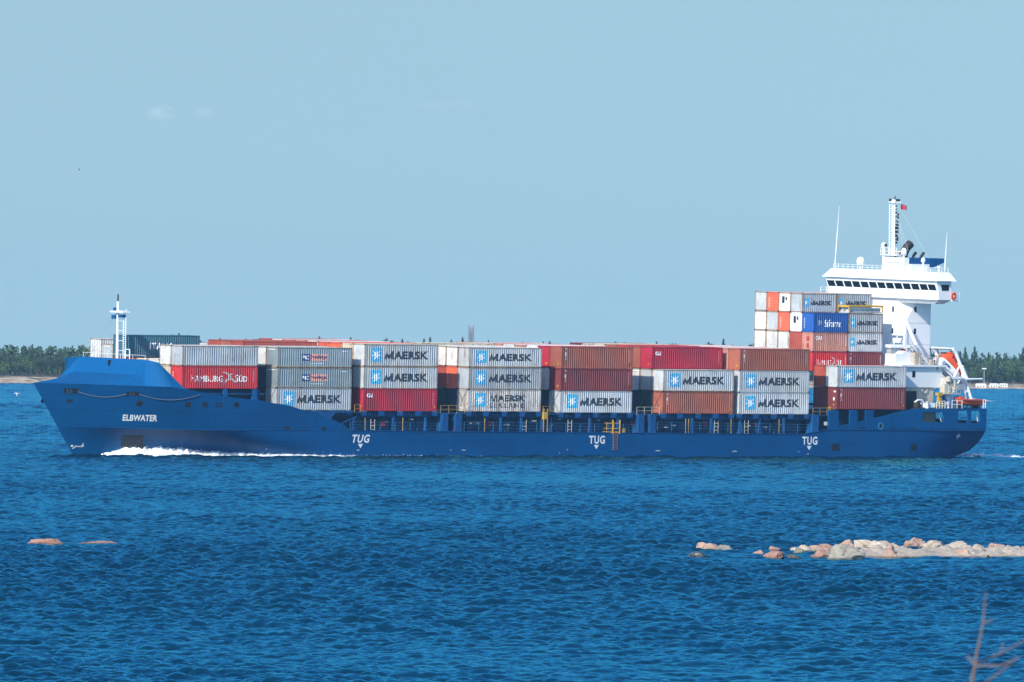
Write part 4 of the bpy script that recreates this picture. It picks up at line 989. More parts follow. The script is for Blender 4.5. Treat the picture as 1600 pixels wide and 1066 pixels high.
    for px, py in ((1401, 397), (1404.5, 398.5), (1409, 401)): p = un(px, py, X=75.2); dk.box(p.x - .2, p.x + .2, p.y - .16, p.y + .16, p.z - .3, p.z + .3)
    for px in (1384, 1389, 1395, 1399, 1404): p = un(px, 416, X=75.6); dk.box(p.x, p.x + .3, p.y - .16, p.y + .16, p.z - .28, p.z + .2)
    dk.build_each('roof_fitting', M['greymetal'], mo)
    hs = MB(); hs.box(76.0, 79.4, 8.8, 13.6, 25.06, 26.0); hs.box(75.0, 75.89, 9.0, 13.5, 25.06, 26.87); hs.build('funnel_base', M['white'], ship)
    fc = MB(); fc.prism([(75.9, 26.85), (82.2, 26.82), (82.2, 26.25), (79.9, 25.46), (79.42, 25.96), (75.95, 25.96)], 9.0, 13.4); fu = fc.build('funnel_cap', M['funnelblue'], ship)
    e = MB(); e.tube([(76.5, 11, 26.8), (76.65, 11, 27.5), (77.1, 11, 28.2), (77.8, 11, 28.75)], .62, 12, .58); e.tube([(78.3, 11, 26.8), (78.45, 11, 27.2), (78.8, 11, 27.55)], .2, 8); e.tube([(79.3, 10.6, 26.8), (79.5, 10.6, 27.15), (79.9, 10.6, 27.55)], .2, 8)
    e.tube([(77.4, 12.2, 26.8), (77.6, 12.2, 27.4)], .22, 8)
    e.build('exhaust_pipe', M['black'], fu, smooth=40)
    # poop equipment: crane, davit, winch drum
    cr = MB(); cr.lathe((76.9, 1.6, 6.6), [(.55, 0), (.5, 1.8), (.9, 1.9), (.9, 2.1), (.02, 2.12)], 12); pd = cr.build('crane_pedestal', M['white'], ship)
    c2 = MB(); c2.box(76.0, 77.1, 1.1, 2.1, 8.75, 9.9); c2.box(76.3, 77.4, 1.15, 2.0, 9.9, 10.75); c2.tube([(77.7, 1.0, 8.8), (77.7, 1.0, 10.4)], .22, 8); c2.lathe((76.6, 1.0, 10.2), [(.02, 0), (.4, .05), (.4, .7), (.02, .8)], 8); c2.build('crane_cab', M['cream'], pd)
    c3 = MB(); c3.tube([(76.9, 1.5, 10.5), (83.1, 1.5, 10.62)], .22, 6, .14); c3.tube([(77.9, 1.2, 9.3), (79.0, 1.4, 10.5)], .1, 6); c3.box(77.3, 79.6, 1.25, 1.75, 10.62, 10.9); c3.build('crane_boom', M['white'], pd)
    c4 = MB(); c4.box(75.5, 78.4, .5, 2.8, 8.55, 8.69); c4.rail([(75.5, .5, 8.69), (78.4, .5, 8.69), (78.4, 2.8, 8.69)], 1.0, .7, .035, 2); c4.build('crane_platform', M['cream'], pd)
    d = MB(); d.box(74.55, 75.0, .5, .95, 7.2, 8.75); d.box(74.4, 75.1, .4, 1.05, 8.35, 8.75); d.tube([(74.75, .8, 8.6), (75.5, .8, 7.3)], .07, 6); wf = d.build('davit_post', M['yellow'], ship)
    d = MB(); d.rail([(73.9, .2, 6.6), (75.4, .2, 6.6)], 1.0, .5, .06, 3); d.box(74.1, 75.2, .6, 1.3, 6.6, 7.2); d.tube([(74.0, .5, 7.0), (75.3, .5, 7.0)], .22, 8); d.build('winch_frame', M['cream'], ship)
    for x, y, z, r_ in ((76.15, .5, 6.6, .22), (72.3, .3, 6.6, .2), (73.5, 1.7, 6.6, .3), (78.6, 1.9, 6.6, .3)): MB().lathe((x, y, z), [(r_, 0), (r_ * 1.15, .1), (r_ * .8, .25), (r_ * .8, .75), (r_ * 1.1, .9), (.02, .95)], 10).build('mooring_bitt', M['offwhite'], ship)
    d = MB(); d.tube([(75.5, .9, 8.4), (76.0, .9, 7.6), (75.9, .9, 6.7)], .22, 6); d.box(75.6, 76.3, .7, 1.6, 6.6, 7.8); d.build('blue_davit', M['funnelblue'], ship)
    d = MB(); d.lathe((70.9, .9, 6.6), [(.5, 0), (.55, .2), (.55, .9), (.45, 1.0)], 12); d.build('mooring_drum', M['black'], ship)
    d = MB(); d.tube([(70.3, .6, 7.45), (70.9, .6, 7.75), (71.6, .6, 7.7), (71.9, .6, 7.4)], .13, 6); d.box(71.9, 73.8, .4, 1.3, 6.75, 7.35); d.build('white_winch', M['white'], ship)
    rl = MB(); rl.rail([(76.3, -.2, 6.6), (78.1, -.2, 6.6)], 1.15, .9, .04, 2); rl.rail([(81.9, -.2, 6.6), (83 - .7, -.2, 6.6)], 1.25, .5, .045, 2); rl.rail([(82.3, -.2, 6.6), (82.3, 9, 6.6)], 1.1, 1.3, .04, 3); rl.build('poop_rail', M['white'], ship)
    # launching frame of the lifeboat
    Y0, Y1 = 2.0, 6.2; dv = MB()
    for y in (Y0, Y1):
        dv.tube([(78.05, y, 14.7), (78.7, y, 14.1), (79.5, y, 12.6)], .22, 6); dv.tube([(79.5, y, 12.6), (81.6, y, 8.0), (81.75, y, 6.6)], .22, 6)
        dv.tube([(79.5, y, 12.5), (78.3, y, 10.7)], .13, 6); dv.tube([(79.9, y, 11.2), (80.9, y, 6.7)], .15, 6); dv.tube([(80.6, y, 8.8), (78.6, y, 10.3)], .13, 6)
        dv.tube([(76.2, y, 12.3), (80.9, y, 8.8)], .1, 6)
        dv.box(79.6, 80.7, y - .3, y + .2, 11.2, 12.1) if 0 else None
        dv.tube([(79.65, y - .1, 12.3), (80.6, y - .1, 10.6)], .32, 6)
    dv.tube([(79.5, Y0, 12.6), (79.5, Y1, 12.6)], .12, 6); dv.tube([(78.05, Y0, 14.7), (78.05, Y1, 14.7)], .1, 6)
    do = dv.build('lifeboat_davit', M['white'], ship)
    w = MB(); w.tube([(78.05, Y0, 14.65), (75.8, 4.0, 14.6)], .07, 5); w.tube([(75.7, 4, 14.7), (76.5, 4.0, 12.7)], .07, 5); w.tube([(77.0, 4, 14.6), (77.8, 4.0, 13.2)], .07, 5); w.build('davit_fall', M['black'], do)

def boats():
    # lifeboat tilted down towards the stern, in its launching frame
    o = empty('lifeboat', SHIP @ Matrix.Translation((79.0, 3.6, 11.75)) @ Matrix.Rotation(R(38), 4, 'Y'))
    tag(o, 'orange topped white lifeboat tilted nose down in its launching frame at the stern', 'lifeboat')
    def sect(x, w, zb, zm, n=9): return [(x, w * math.sin(math.pi * (i / (n - 1) - .5)), zm - (zm - zb) * max(0, math.cos(math.pi * (i / (n - 1) - .5))) ** .7) for i in range(n)]
    mb = MB(); mb.grid([sect(x, w, zb, .1) for x, w, zb in ((-2.6, .9, -.75), (-2.2, 1.15, -1.0), (-.8, 1.3, -1.1), (.8, 1.25, -1.0), (2.0, .85, -.8), (2.9, .15, -.25))])
    mb.add(sect(-2.6, .9, -.75, .1), [tuple(range(9))])
    mb.build('boat_hull', M['white'], o, smooth=40)
    mb = MB()
    def cs(x, w, h): return [(x, -w, .1), (x, -w * .98, .1 + h * .5), (x, -w * .72, .1 + h * .92), (x, 0, .1 + h), (x, w * .72, .1 + h * .92), (x, w * .98, .1 + h * .5), (x, w, .1)]
    mb.grid([cs(-2.55, .85, .5), cs(-2.3, 1.1, 1.0), cs(-1.7, 1.25, 1.75), cs(-.6, 1.28, 1.8), cs(-.3, 1.28, 1.25), cs(1.2, 1.2, 1.1), cs(2.2, .75, .75), cs(2.85, .15, .2)])
    mb.add(cs(-2.55, .85, .5), [tuple(range(7))]); mb.build('canopy', M['orange'], o, smooth=30)
    mb = MB(); 
    for x in (-1.6, -.9): mb.box(x, x + .3, -1.33, -1.2, 1.0, 1.25)
    mb.box(-2.35, -2.1, -.5, .5, .9, 1.25); mb.build_each('window', M['glass'], o)
    mb = MB(); mb.prism([(-1.8, -.25), (-1.0, -.25), (-1.3, -.5), (-2.0, -.45)], -1.33, -1.15); mb.build('hull_mark', M['panelnavy'], o)
    # rescue boat lying on the poop
    o = empty('rescue_boat', SHIP @ Matrix.Translation((80.2, .95, 7.0)))
    tag(o, 'open orange rescue boat resting on the poop deck beside the white railing', 'rescue boat')
    mb = MB(); mb.grid([[(x, w * math.sin(math.pi * (i / 8 - .5)), zt - (zt - zb) * max(0, math.cos(math.pi * (i / 8 - .5))) ** .6) for i in range(9)] for x, w, zb, zt in ((-2.45, .12, .75, 1.0), (-2.0, .5, .3, .85), (-1.0, .8, .05, .74), (1.0, .85, 0, .70), (2.3, .8, .05, .72))])
    mb.add([(2.3, .8 * math.sin(math.pi * (i / 8 - .5)), .72 - .67 * max(0, math.cos(math.pi * (i / 8 - .5))) ** .6) for i in range(9)], [tuple(range(9))])
    mb.build('boat_hull', M['orange'], o, smooth=40)
    mb = MB(); mb.tube([(2.35, -.8, .75), (1.0, -.86, .75), (-1.0, -.82, .78), (-2.0, -.52, .9), (-2.5, 0, 1.05), (-2.0, .52, .9), (-1.0, .82, .78), (1.0, .86, .75), (2.35, .8, .75)], .15, 8)
    mb.build('tube_collar', paint('collar_red', (.50, .06, .03), .05, .6), o, smooth=60)
    mb = MB(); mb.prism([(-2.2, .9), (-1.8, 1.28), (-1.2, 1.25), (-.9, .78)], -.4, .4); mb.build('bow_cover', M['orange'], o)
    mb = MB(); mb.box(.4, 1.0, -.3, .3, .4, 1.0); mb.build('console', M['offwhite'], o)
    cr = MB(); cr.box(-1.6, -1.4, -.7, .7, -.4, .14); cr.box(1.4, 1.6, -.7, .7, -.4, .1); cr.box(-1.39, 1.39, -.05, .05, -.4, -.3); cr.build('cradle', M['dark'], o)
    # courtesy flag below the yard
    o = empty('signal_flag', SHIP @ Matrix.Translation(un(1407.5, 317.5, X=75.4)))
    tag(o, 'small red flag blowing aft from the halyard of the main mast', 'flag')
    mb = MB(); rows = []
    for i in range(9):
        u = i / 8; rows.append([(.16 * math.sin(u * 5) + u * 1.0, -.35 * u + .12 * math.sin(u * 7), -.1 - .65 * u * .45 - v * (.75 - .15 * u)) for v in (0, .33, .66, 1)])
    mb.grid(rows); link('cloth', mb.mesh('cloth', 60), M['redflag'], o)
    MB().tube([(0, 0, .45), (0.02, 0, -1.0)], .02, 4).build('halyard', M['greymetal'], o)

hull(); hull_details(); whaleback(); foremast(); cargo_deck(); aft_side(); superstructure(); boats(); build_containers()
bpy.context.view_layer.update()

#SEA
# ------------------------------------------------------------------ water
def sea():
    r_ = np.random.RandomState(11); wd = R(252)
    comps = []
    for i in range(120):
        lam = .52 * (7.5 / .52) ** (r_.rand() ** 1.15); comps.append((lam, .0088 * lam ** .58 * (1.2 if lam < 1.3 else 1) * r_.uniform(.5, 1.35), wd + r_.normal(0, .6 if lam > 2 else .85), r_.rand() * 6.283))
    def field(ys, ang, boost):
        X = ys[:, None] * ang[None, :]; Y = np.repeat(ys[:, None], len(ang), 1); Z = np.zeros_like(X); DX = np.zeros_like(X); DY = np.zeros_like(X)
        step = np.gradient(ys); stx = ys[:, None] * np.minimum(np.gradient(ang), .0015)[None, :]
        for lam, a, th, ph in comps:
            fade = np.clip(lam / (2.1 * step) - .4, 0, 1)[:, None] * np.clip(lam / (2.2 * np.maximum(stx, .1)) - .4, 0, 1) * a
            if fade.max() <= 0: continue
            k = 2 * math.pi / lam; kx, ky = k * math.cos(th), k * math.sin(th)
            arg = kx * X + ky * Y + ph; Z += fade * np.sin(arg); c = fade * np.cos(arg) * .85
            DX -= math.cos(th) * c; DY -= math.sin(th) * c
        gust = 1 + .30 * np.sin(X / 34 + Y / 190 + 1) * np.sin(Y / 71 - X / 60) + .16 * np.sin(Y / 23 + X / 11) + .14 * np.sin(Y / 131 + 2)
        inb = (np.abs(X / Y) < .27) * boost
        inb = inb * (1 - .62 * np.exp(-((X - 28) / 17) ** 2 - ((Y - 812) / 30) ** 2) - .5 * np.exp(-((X + 32) / 5) ** 2 - ((Y - 840) / 25) ** 2))
        return np.stack([X + DX * inb, Y + DY * inb, Z * gust * inb], -1)
    side = np.concatenate([[-1.2, -.7, -.4, -.3], np.linspace(-.265, -.067, 150)])
    angn = np.concatenate([side, np.linspace(-.066, .066, 621), -side[::-1]]); sidf = np.concatenate([side[:4], side[4::2]]); angf = np.concatenate([sidf, np.linspace(-.066, .066, 311), -sidf[::-1]])
    ys = [90.]
    while ys[-1] < 410: ys.append(ys[-1] + 8)
    while ys[-1] < 1640:
        y = ys[-1]; ys.append(y + (.28 if y < 960 else .36 if y < 1250 else .5))
    yf = [ys[-1]]
    while yf[-1] < 4000: yf.append(yf[-1] + (1.15 if yf[-1] < 2500 else 1.6))
    Vs, Fs, n = [], [], 0
    for g in (field(np.array(ys), angn, 1.), field(np.array(yf), angf, 1.6)):
        n0, n1 = g.shape[:2]; idx = np.arange(n0 * n1).reshape(n0, n1) + n; n += n0 * n1
        Vs.append(g.reshape(-1, 3)); Fs.append(np.stack([idx[:-1, :-1], idx[:-1, 1:], idx[1:, 1:], idx[1:, :-1]], -1).reshape(-1, 4))
    V = np.concatenate(Vs).astype(np.float32); F = np.concatenate(Fs)
    me = bpy.data.meshes.new('water'); me.vertices.add(len(V)); me.vertices.foreach_set('co', V.ravel())
    me.loops.add(F.size); me.loops.foreach_set('vertex_index', F.ravel().astype(np.int32))
    me.polygons.add(len(F)); me.polygons.foreach_set('loop_start', np.arange(0, F.size, 4, dtype=np.int32))
    me.polygons.foreach_set('use_smooth', np.ones(len(F), bool)); me.update(calc_edges=True)
    m, t, b = newmat('sea_water')
    co = N(t, 'ShaderNodeNewGeometry').outputs['Position']
    big = noise(t, co, .012, 3, .5, (1, .25, 1))
    c = mixc(t, ramp(t, big, .35, .65), (.0008, .020, .044), (.0013, .028, .058))
    df = N(t, 'ShaderNodeBsdfDiffuse'); t.links.new(c, df.inputs[0])
    gl = N(t, 'ShaderNodeBsdfGlossy'); gl.inputs[0].default_value = (.11, .52, .60, 1); gl.inputs['Roughness'].default_value = .07
    fr = N(t, 'ShaderNodeFresnel'); fr.inputs[0].default_value = 1.333
    mxs = N(t, 'ShaderNodeMixShader'); t.links.new(fr.outputs[0], mxs.inputs[0]); t.links.new(df.outputs[0], mxs.inputs[1]); t.links.new(gl.outputs[0], mxs.inputs[2])
    t.links.new(mxs.outputs[0], t.nodes['Material Output'].inputs[0])
    bp = N(t, 'ShaderNodeBump'); bp.inputs['Strength'].default_value = .5; bp.inputs['Distance'].default_value = .2
    n1_ = noise(t, co, 2.6, 5, .65, (1, .35, 1)); t.links.new(n1_, bp.inputs['Height'])
    for nd in (df, gl, fr): t.links.new(bp.outputs[0], nd.inputs['Normal'])
    t.nodes.remove(b)
    tag(link('water', me, m), kind='structure')
sea()

def foam():
    m, t, b = newmat('foam_white')
    co = N(t, 'ShaderNodeNewGeometry').outputs['Position']
    b.inputs['Base Color'].default_value = (.80, .83, .85, 1); b.inputs['Roughness'].default_value = .9
    rnd = random.Random(5); mb = MB()
    prof = [(160, 0), (172, .25), (190, .95), (215, 1.05), (238, 1.12), (255, 1.55), (272, 1.12), (300, .78), (335, .62), (380, .48), (420, .34), (450, .24), (500, .20), (560, .14), (620, .10), (660, .14), (700, .07), (720, .0), (765, .10), (780, .0), (840, .0)]
    px_ = [p[0] for p in prof]; ph_ = [p[1] for p in prof]
    rows = []; n = 420
    for i in range(n + 1):
        px = 160 + (760 - 160) * i / n; p = un(px, 713, Y=-.4); 
        for _ in range(6): p = un(px, 711 + min(3, (px - 160) / 60), Y=YC - hb(p.x, .15))
        h = 1.45 * float(np.interp(px, px_, ph_)); x = p.x; y0 = YC - hb(x, .2); w = .8 + 2.6 * min(1, h); row = []
        for k in range(15):
            u = k / 14; d = u * w
            z = h * ((1 - u) ** 1.2 * (.66 + .30 * fbm(x * 1.1, d * 1.5, 0, 2, 3) + .22 * fbm(x * 4.2, d * 5, 0, 4, 5)) + .20 * fbm(x * 4.7, d * 5, 5, 4, 9) * math.sin(math.pi * min(1, u * 1.1))) + .06 - .22 * u - .16 * max(0, fbm(x * 1.9, d * 2.2, 9, 4, 31)) * u - (.12 if h < .02 else 0) - (.10 if h < .2 and fbm(x * .8, 2, 0, 3, 8) < -.05 else 0)
            row.append((x + .3 * fbm(x * 2, d * 2, 3, 2), y0 - d - .02, z - .0262 * (y0 - d) * 0))
        rows.append(row)
        for row_ in ():
            pass
    mb.grid(rows)
    for _ in range(2600):                                    # spray thrown up along the crest
        i = rnd.randint(0, n); r0 = rows[i][rnd.randint(0, 10)]; px = 160 + 600 * i / n; h = 1.4 * float(np.interp(px, px_, ph_))
        if h < .06: continue
        s = rnd.uniform(.015, .055); c = Vector((r0[0] + rnd.uniform(-.2, .2), r0[1] - rnd.uniform(0, .25), r0[2] + rnd.expovariate(1) * .16 * min(1, h + .2)))
        q = [c + Vector((rnd.uniform(-s, s), rnd.uniform(-s, s), rnd.uniform(-s, s))) * 1.4 for _ in range(4)]
        mb.add(q, [(0, 1, 2), (0, 2, 3), (0, 3, 1), (1, 3, 2)])
    o = mb.build('bow_wave_foam', m, None, smooth=180); o.matrix_world = SHIP
    tag(o, 'white foam of the bow wave rolling along the blue hull', 'foam', kind='stuff')
    mb = MB(); rows = []
    for i in range(90):
        x = 81.2 + i * .32; row = []
        for k in range(60):
            y = .2 + 22 * k / 59 + (x - 82) * .05; e = math.exp(-(x - 83) / 16)
            z = (-.12 + .75 * e * max(0, fbm(x * .6, y * .5, 0, 4, 21) - .02) + .09 * fbm(x * 2, y * 2, 0, 3, 4))
            row.append((x, y, z - .0256 * y))
        rows.append(row)
    mb.grid(rows); o = mb.build('wake_foam', m, None, smooth=60); o.matrix_world = SHIP
    tag(o, 'broken white wake foam on the water behind the stern', 'foam', kind='stuff')
foam()

# ------------------------------------------------------------------ rocks, far shore
def world_px(px, py, z=0., y=None):
    c, s = math.cos(R(.5204)), math.sin(R(.5204)); a, b = px - 800, py - 528.89
    d = Vector(((c * a + s * b) / F_PX, 1, -(-s * a + c * b) / F_PX))
    t = (z - CAM_H) / d.z if y is None else y
    return Vector((0, 0, CAM_H)) + d * t
def rock_mat(name, a, b2, dark):
    m, t, b = newmat(name); co = N(t, 'ShaderNodeNewGeometry').outputs['Position']
    c = mixc(t, ramp(t, noise(t, co, 1.2, 6, .6), .35, .65), a, b2)
    c = mixc(t, ramp(t, noise(t, co, 3.1, 6, .65, (1, 1, .4)), .55, .68, 0, .8), c, dark)
    c = mixc(t, ramp(t, noise(t, co, 2.2, 4), .66, .72, 0, .7), c, (.72, .68, .62))
    sx = N(t, 'ShaderNodeSeparateXYZ'); t.links.new(co, sx.inputs[0]); c = mixc(t, ramp(t, sx.outputs[2], .22, .10, 0, .75), c, (.055, .05, .042))
    t.links.new(c, b.inputs['Base Color']); b.inputs['Roughness'].default_value = .85
    bp = N(t, 'ShaderNodeBump'); bp.inputs['Distance'].default_value = .12; bp.inputs['Strength'].default_value = .8
    t.links.new(noise(t, co, 4, 6, .65), bp.inputs['Height']); t.links.new(bp.outputs[0], b.inputs['Normal']); return m
RM = {'pink': rock_mat('granite_pink', (.36, .19, .125), (.46, .32, .235), (.17, .11, .08)), 'grey': rock_mat('granite_grey', (.24, .215, .165), (.36, .32, .255), (.10, .09, .075)),
      'pale': rock_mat('granite_pale', (.40, .32, .235), (.52, .44, .34), (.19, .15, .11)), 'dark': rock_mat('granite_dark', (.05, .055, .055), (.11, .115, .11), (.03, .03, .03)),
      'red': rock_mat('granite_red', (.32, .15, .11), (.40, .22, .16), (.18, .095, .075))}
def boulder(name, px0, px1, py_top, py_base, colour, label, seed, depth=.8, group='boulders of the skerry', z0=-.35, cat='boulder'):
    a, b = world_px(px0, py_base), world_px(px1, py_base); c = (a + b) / 2; w = (b - a).length / 2
    h = (py_base - py_top) * c.y / F_PX
    bm = bmesh.new(); bmesh.ops.create_icosphere(bm, subdivisions=5, radius=1)
    rr = random.Random(seed); planes = [(Vector((rr.gauss(0, 1), rr.gauss(0, 1), rr.gauss(.15, .7))).normalized(), rr.uniform(.55, .86)) for _ in range(15)]
    for v in bm.verts:
        p = v.co.copy(); p.z = abs(p.z) ** .8 * (1 if p.z > 0 else -1)
        for nrm, dd in planes:
            e = p.dot(nrm) - dd
            if e > 0: p -= nrm * e * .96
        nz = 1.12 + .20 * fbm(p.x * 1.7 + seed, p.y * 1.7, p.z * 2.6, 5, seed) - .10 * abs(fbm(p.x * 3 + seed, p.y * 3, p.z * 5, 2, seed + 9))
        v.co = Vector((p.x * w * 1.08 * nz, p.y * w * depth * nz, (p.z * nz) * h * 1.05 if p.z > 0 else p.z * .5))
    zm = max(v.co.z for v in bm.verts); xm = max(v.co.x for v in bm.verts); xn = min(v.co.x for v in bm.verts)
    for v in bm.verts:
        v.co.x = (v.co.x - xn) / (xm - xn) * 2 * w - w
        if v.co.z > 0: v.co.z *= (h + .05) / zm
    me = bpy.data.meshes.new(name); bm.to_mesh(me); bm.free()
    me.polygons.foreach_set('use_smooth', [True] * len(me.polygons)); me.set_sharp_from_angle(angle=R(24))
    o = link(name, me, RM[colour]); o.location = (c.x, c.y + w * depth * .3, .05); o.rotation_euler = (0, 0, 0)
    tag(o, label, cat, group); return o
def skerry():
    rows = []
    for i in range(130):
        px = 1232 + i * 3.6; a = world_px(px, 871.5); row = []
        for k in range(26):
            v = k / 25; y = a.y - 3.4 + 13 * v
            env = min(1, (px - 1228) / 120) * (math.sin(math.pi * min(1, v * 1.02)) ** .5)
            z = -.3 + env * (.82 + .36 * fbm(a.x * .6, y * .35, 0, 4, 12)) + .12 * fbm(a.x * 2, y * 2, 0, 3, 5) * env
            row.append((a.x, y, z))
        rows.append(row)
    o = MB().grid(rows).build('rock_ledge', RM['pale'], None, smooth=40)
    tag(o, 'low pale granite ledge in the water under the pile of boulders on the right', 'rock ledge')
    L = [(1089, 1120, 849.5, 861.5, 'pink', 'pink boulder with white top standing apart, farthest out of the skerry'),
         (1118, 1148, 853.5, 862, 'grey', 'grey flat boulder touching the lone pink boulder'),
         (1072, 1110, 863.5, 872, 'dark', 'wet black boulder in front of the lone pink boulder'),
         (1146, 1164, 860, 864.5, 'dark', 'small black rock barely above water beside the grey flat boulder'),
         (1177, 1196, 861, 868.5, 'pink', 'small pink boulder in open water between lone boulder and skerry'),
         (1199, 1219, 855.5, 861.5, 'pink', 'smallest pink boulder behind the round pink boulder in the water'),
         (1194, 1228, 863, 874, 'red', 'round reddish boulder in the water off the skerry tip'),
         (1226, 1252, 867.5, 874, 'dark', 'low black rock right beside the round reddish boulder'),
         (1235, 1270, 853.5, 863.5, 'pale', 'pale flat boulder at the far tip of the skerry'),
         (1266, 1302, 852, 863.5, 'pink', 'pink low boulder second from the skerry tip'),
         (1266, 1300, 860.5, 872.5, 'red', 'reddish boulder at the waterline below the skerry tip'),
         (1296, 1350, 845, 862, 'pink', 'pink rounded boulder on top behind the large grey one'),
         (1295, 1350, 853, 875.5, 'grey', 'large grey boulder with white streaks at the waterline'),
         (1330, 1372, 845.5, 860, 'pale', 'pale wide boulder on the crest behind the grey boulders'),
         (1350, 1402, 846.5, 864, 'pale', 'pale cracked boulder in the middle of the crest'),
         (1375, 1404, 852, 872.5, 'pink', 'pink upright boulder in front of the middle crest'),
         (1408, 1448, 842, 858.5, 'pink', 'tallest pink boulder with white streaks on the crest'),
         (1440, 1478, 846, 862, 'pale', 'pale boulder right of the tallest pink one'),
         (1444, 1482, 856, 868, 'grey', 'grey sloping slab low on the near side of the crest'),
         (1470, 1522, 847.5, 862, 'pale', 'long pale boulder along the right part of the crest'),
         (1490, 1520, 860, 872, 'pink', 'pink block low at the waterline on the right part'),
         (1510, 1545, 852, 870, 'grey', 'grey rounded boulder with a dark cleft beside it'),
         (1536, 1580, 850.5, 866, 'pink', 'pink domed boulder near the frame edge'),
         (1542, 1572, 857, 868, 'grey', 'small grey boulder leaning on the pink domed one'),
         (1560, 1600, 862, 872, 'pale', 'pale low slab at the waterline by the frame edge'),
         (1578, 1625, 856, 870, 'pink', 'pink boulder cut by the frame edge')]
    for i, (a, b, t, bs, c, lb) in enumerate(L): boulder('boulder', a, b, t, bs, c, lb, 31 + i)
    rr = random.Random(8)
    for i in range(46):
        px = rr.uniform(1238, 1600); w = rr.uniform(3.5, 9); bs = rr.uniform(863, 873.5) if px > 1290 else rr.uniform(861, 868)
        boulder('stone', px - w, px + w, bs - w * rr.uniform(.6, 1.0), bs, rr.choice(['pink', 'grey', 'pale', 'pale', 'grey', 'red']), 'small broken stone lying between the boulders of the skerry', 100 + i, .8, 'small stones of the skerry', cat='stone')
    boulder('boulder', 44, 99, 843.5, 851.5, 'red', 'reddish whale shaped rock on the left, higher at its right end', 3, .45, 'reddish rocks awash on the left')
    boulder('boulder', 124, 183, 847, 851.2, 'red', 'flat reddish rock awash right of the whale shaped rock', 4, .4, 'reddish rocks awash on the left')
    boulder('boulder', 274, 303, 850.5, 853, 'grey', 'tiny pale rock breaking the surface right of the reddish rocks', 6, .4, 'reddish rocks awash on the left')
    a, b = world_px(1488, 627.5), world_px(1562, 627.5)
    bm = bmesh.new(); me = bpy.data.meshes.new('reef')
    rows = [[(a.x + (b.x - a.x) * i / 40, a.y + 6 * v, (.30 + .28 * fbm(i * .5, v, 0, 3, 2)) * math.sin(math.pi * v) * min(1, (40 - i) / 10, (i + 4) / 6) - .06) for v in (0, .2, .5, .8, 1)] for i in range(41)]
    tag(MB().grid(rows).build('reef', RM['pale'], None, smooth=60), 'thin pale reef awash between the stern and the far shore', 'reef')
skerry()

SHORE_A, SHORE_B = (-153.7, 3543.), (159.7, 3823.)
def shore_y(x): return SHORE_A[1] + (x - SHORE_A[0]) / (SHORE_B[0] - SHORE_A[0]) * (SHORE_B[1] - SHORE_A[1]) + 5 * fbm(x * .03, 1, 0, 3, 2)
def land_z(x, d):
    left = 1 / (1 + math.exp((x + 60) / 20)); steep = 2.3 * left + 1.3 * (1 - left)
    z = -.5 + (steep + .5) * min(1, max(0, d) / (22 if left > .5 else 30)) ** .8 + .010 * max(0, d - 25) + .35 * fbm(x * .12, d * .1, 0, 4, 6) * min(1, d / 8)
    if x > 90 and d < 40: z = min(z, .75 + .02 * d)
    return z
def land():
    xs = np.concatenate([np.linspace(-900, -260, 9)[:-1], np.arange(-260, 261, 2.0), np.linspace(260, 900, 9)[1:]]); ds = [-6, 0, 2, 4, 7, 10, 14, 18, 23, 28, 36, 46, 60, 85, 130, 200, 300, 480]
    mb = MB().grid([[(x, shore_y(x) + d, land_z(x, d) if d >= 0 else -.8) for d in ds] for x in xs])
    m, t, b = newmat('shore_land'); co = N(t, 'ShaderNodeNewGeometry').outputs['Position']
    rock = mixc(t, ramp(t, noise(t, co, .35, 6), .35, .65), (.34, .23, .14), (.60, .47, .33))
    c = mixc(t, ramp(t, noise(t, co, .22, 5), .50, .60), rock, (.055, .075, .030))
    sx = N(t, 'ShaderNodeSeparateXYZ'); t.links.new(co, sx.inputs[0])
    c = mixc(t, ramp(t, sx.outputs[2], .9, .5, 0, .8), c, rock); c = mixc(t, ramp(t, sx.outputs[2], 1.9, 2.7), c, (.035, .055, .02))
    t.links.new(c, b.inputs['Base Color']); b.inputs['Roughness'].default_value = .9
    tag(mb.build('terrain', m, None, smooth=40), kind='structure')
    # ground under the camera that carries the bare tree
    rows = [[(x, y, float(np.interp(y, [-40, 0, 30, 60, 90, 112], [14, 13.6, 11.5, 9, 3.5, -1])) + .3 * fbm(x * .2, y * .2)) for y in np.linspace(-40, 112, 30)] for x in np.linspace(-60, 60, 30)]
    tag(MB().grid(rows).build('ground', m, None, smooth=40), kind='structure')
land()

def leaf_mat(name, a, b2):
    m, t, b = newmat(name); co = N(t, 'ShaderNodeNewGeometry').outputs['Position']; oi = N(t, 'ShaderNodeObjectInfo').outputs['Random']
    c = mixc(t, ramp(t, noise(t, co, .55, 4), .35, .65), a, b2)
    hs = N(t, 'ShaderNodeHueSaturation'); t.links.new(c, hs.inputs['Color']); t.links.new(ramp(t, oi, 0, 1, .7, 1.35), hs.inputs['Value']); t.links.new(ramp(t, oi, 0, 1, .485, .515), hs.inputs['Hue'])
    t.links.new(hs.outputs[0], b.inputs['Base Color']); b.inputs['Roughness'].default_value = .8; return m
LM = {'spruce': leaf_mat('needles', (.016, .036, .018), (.032, .066, .028)), 'broad': leaf_mat('leaves', (.030, .062, .018), (.070, .115, .030)), 'pine': leaf_mat('pine_needles', (.026, .052, .024), (.05, .085, .035))}
BARK = plain('bark', (.09, .06, .045), .9)
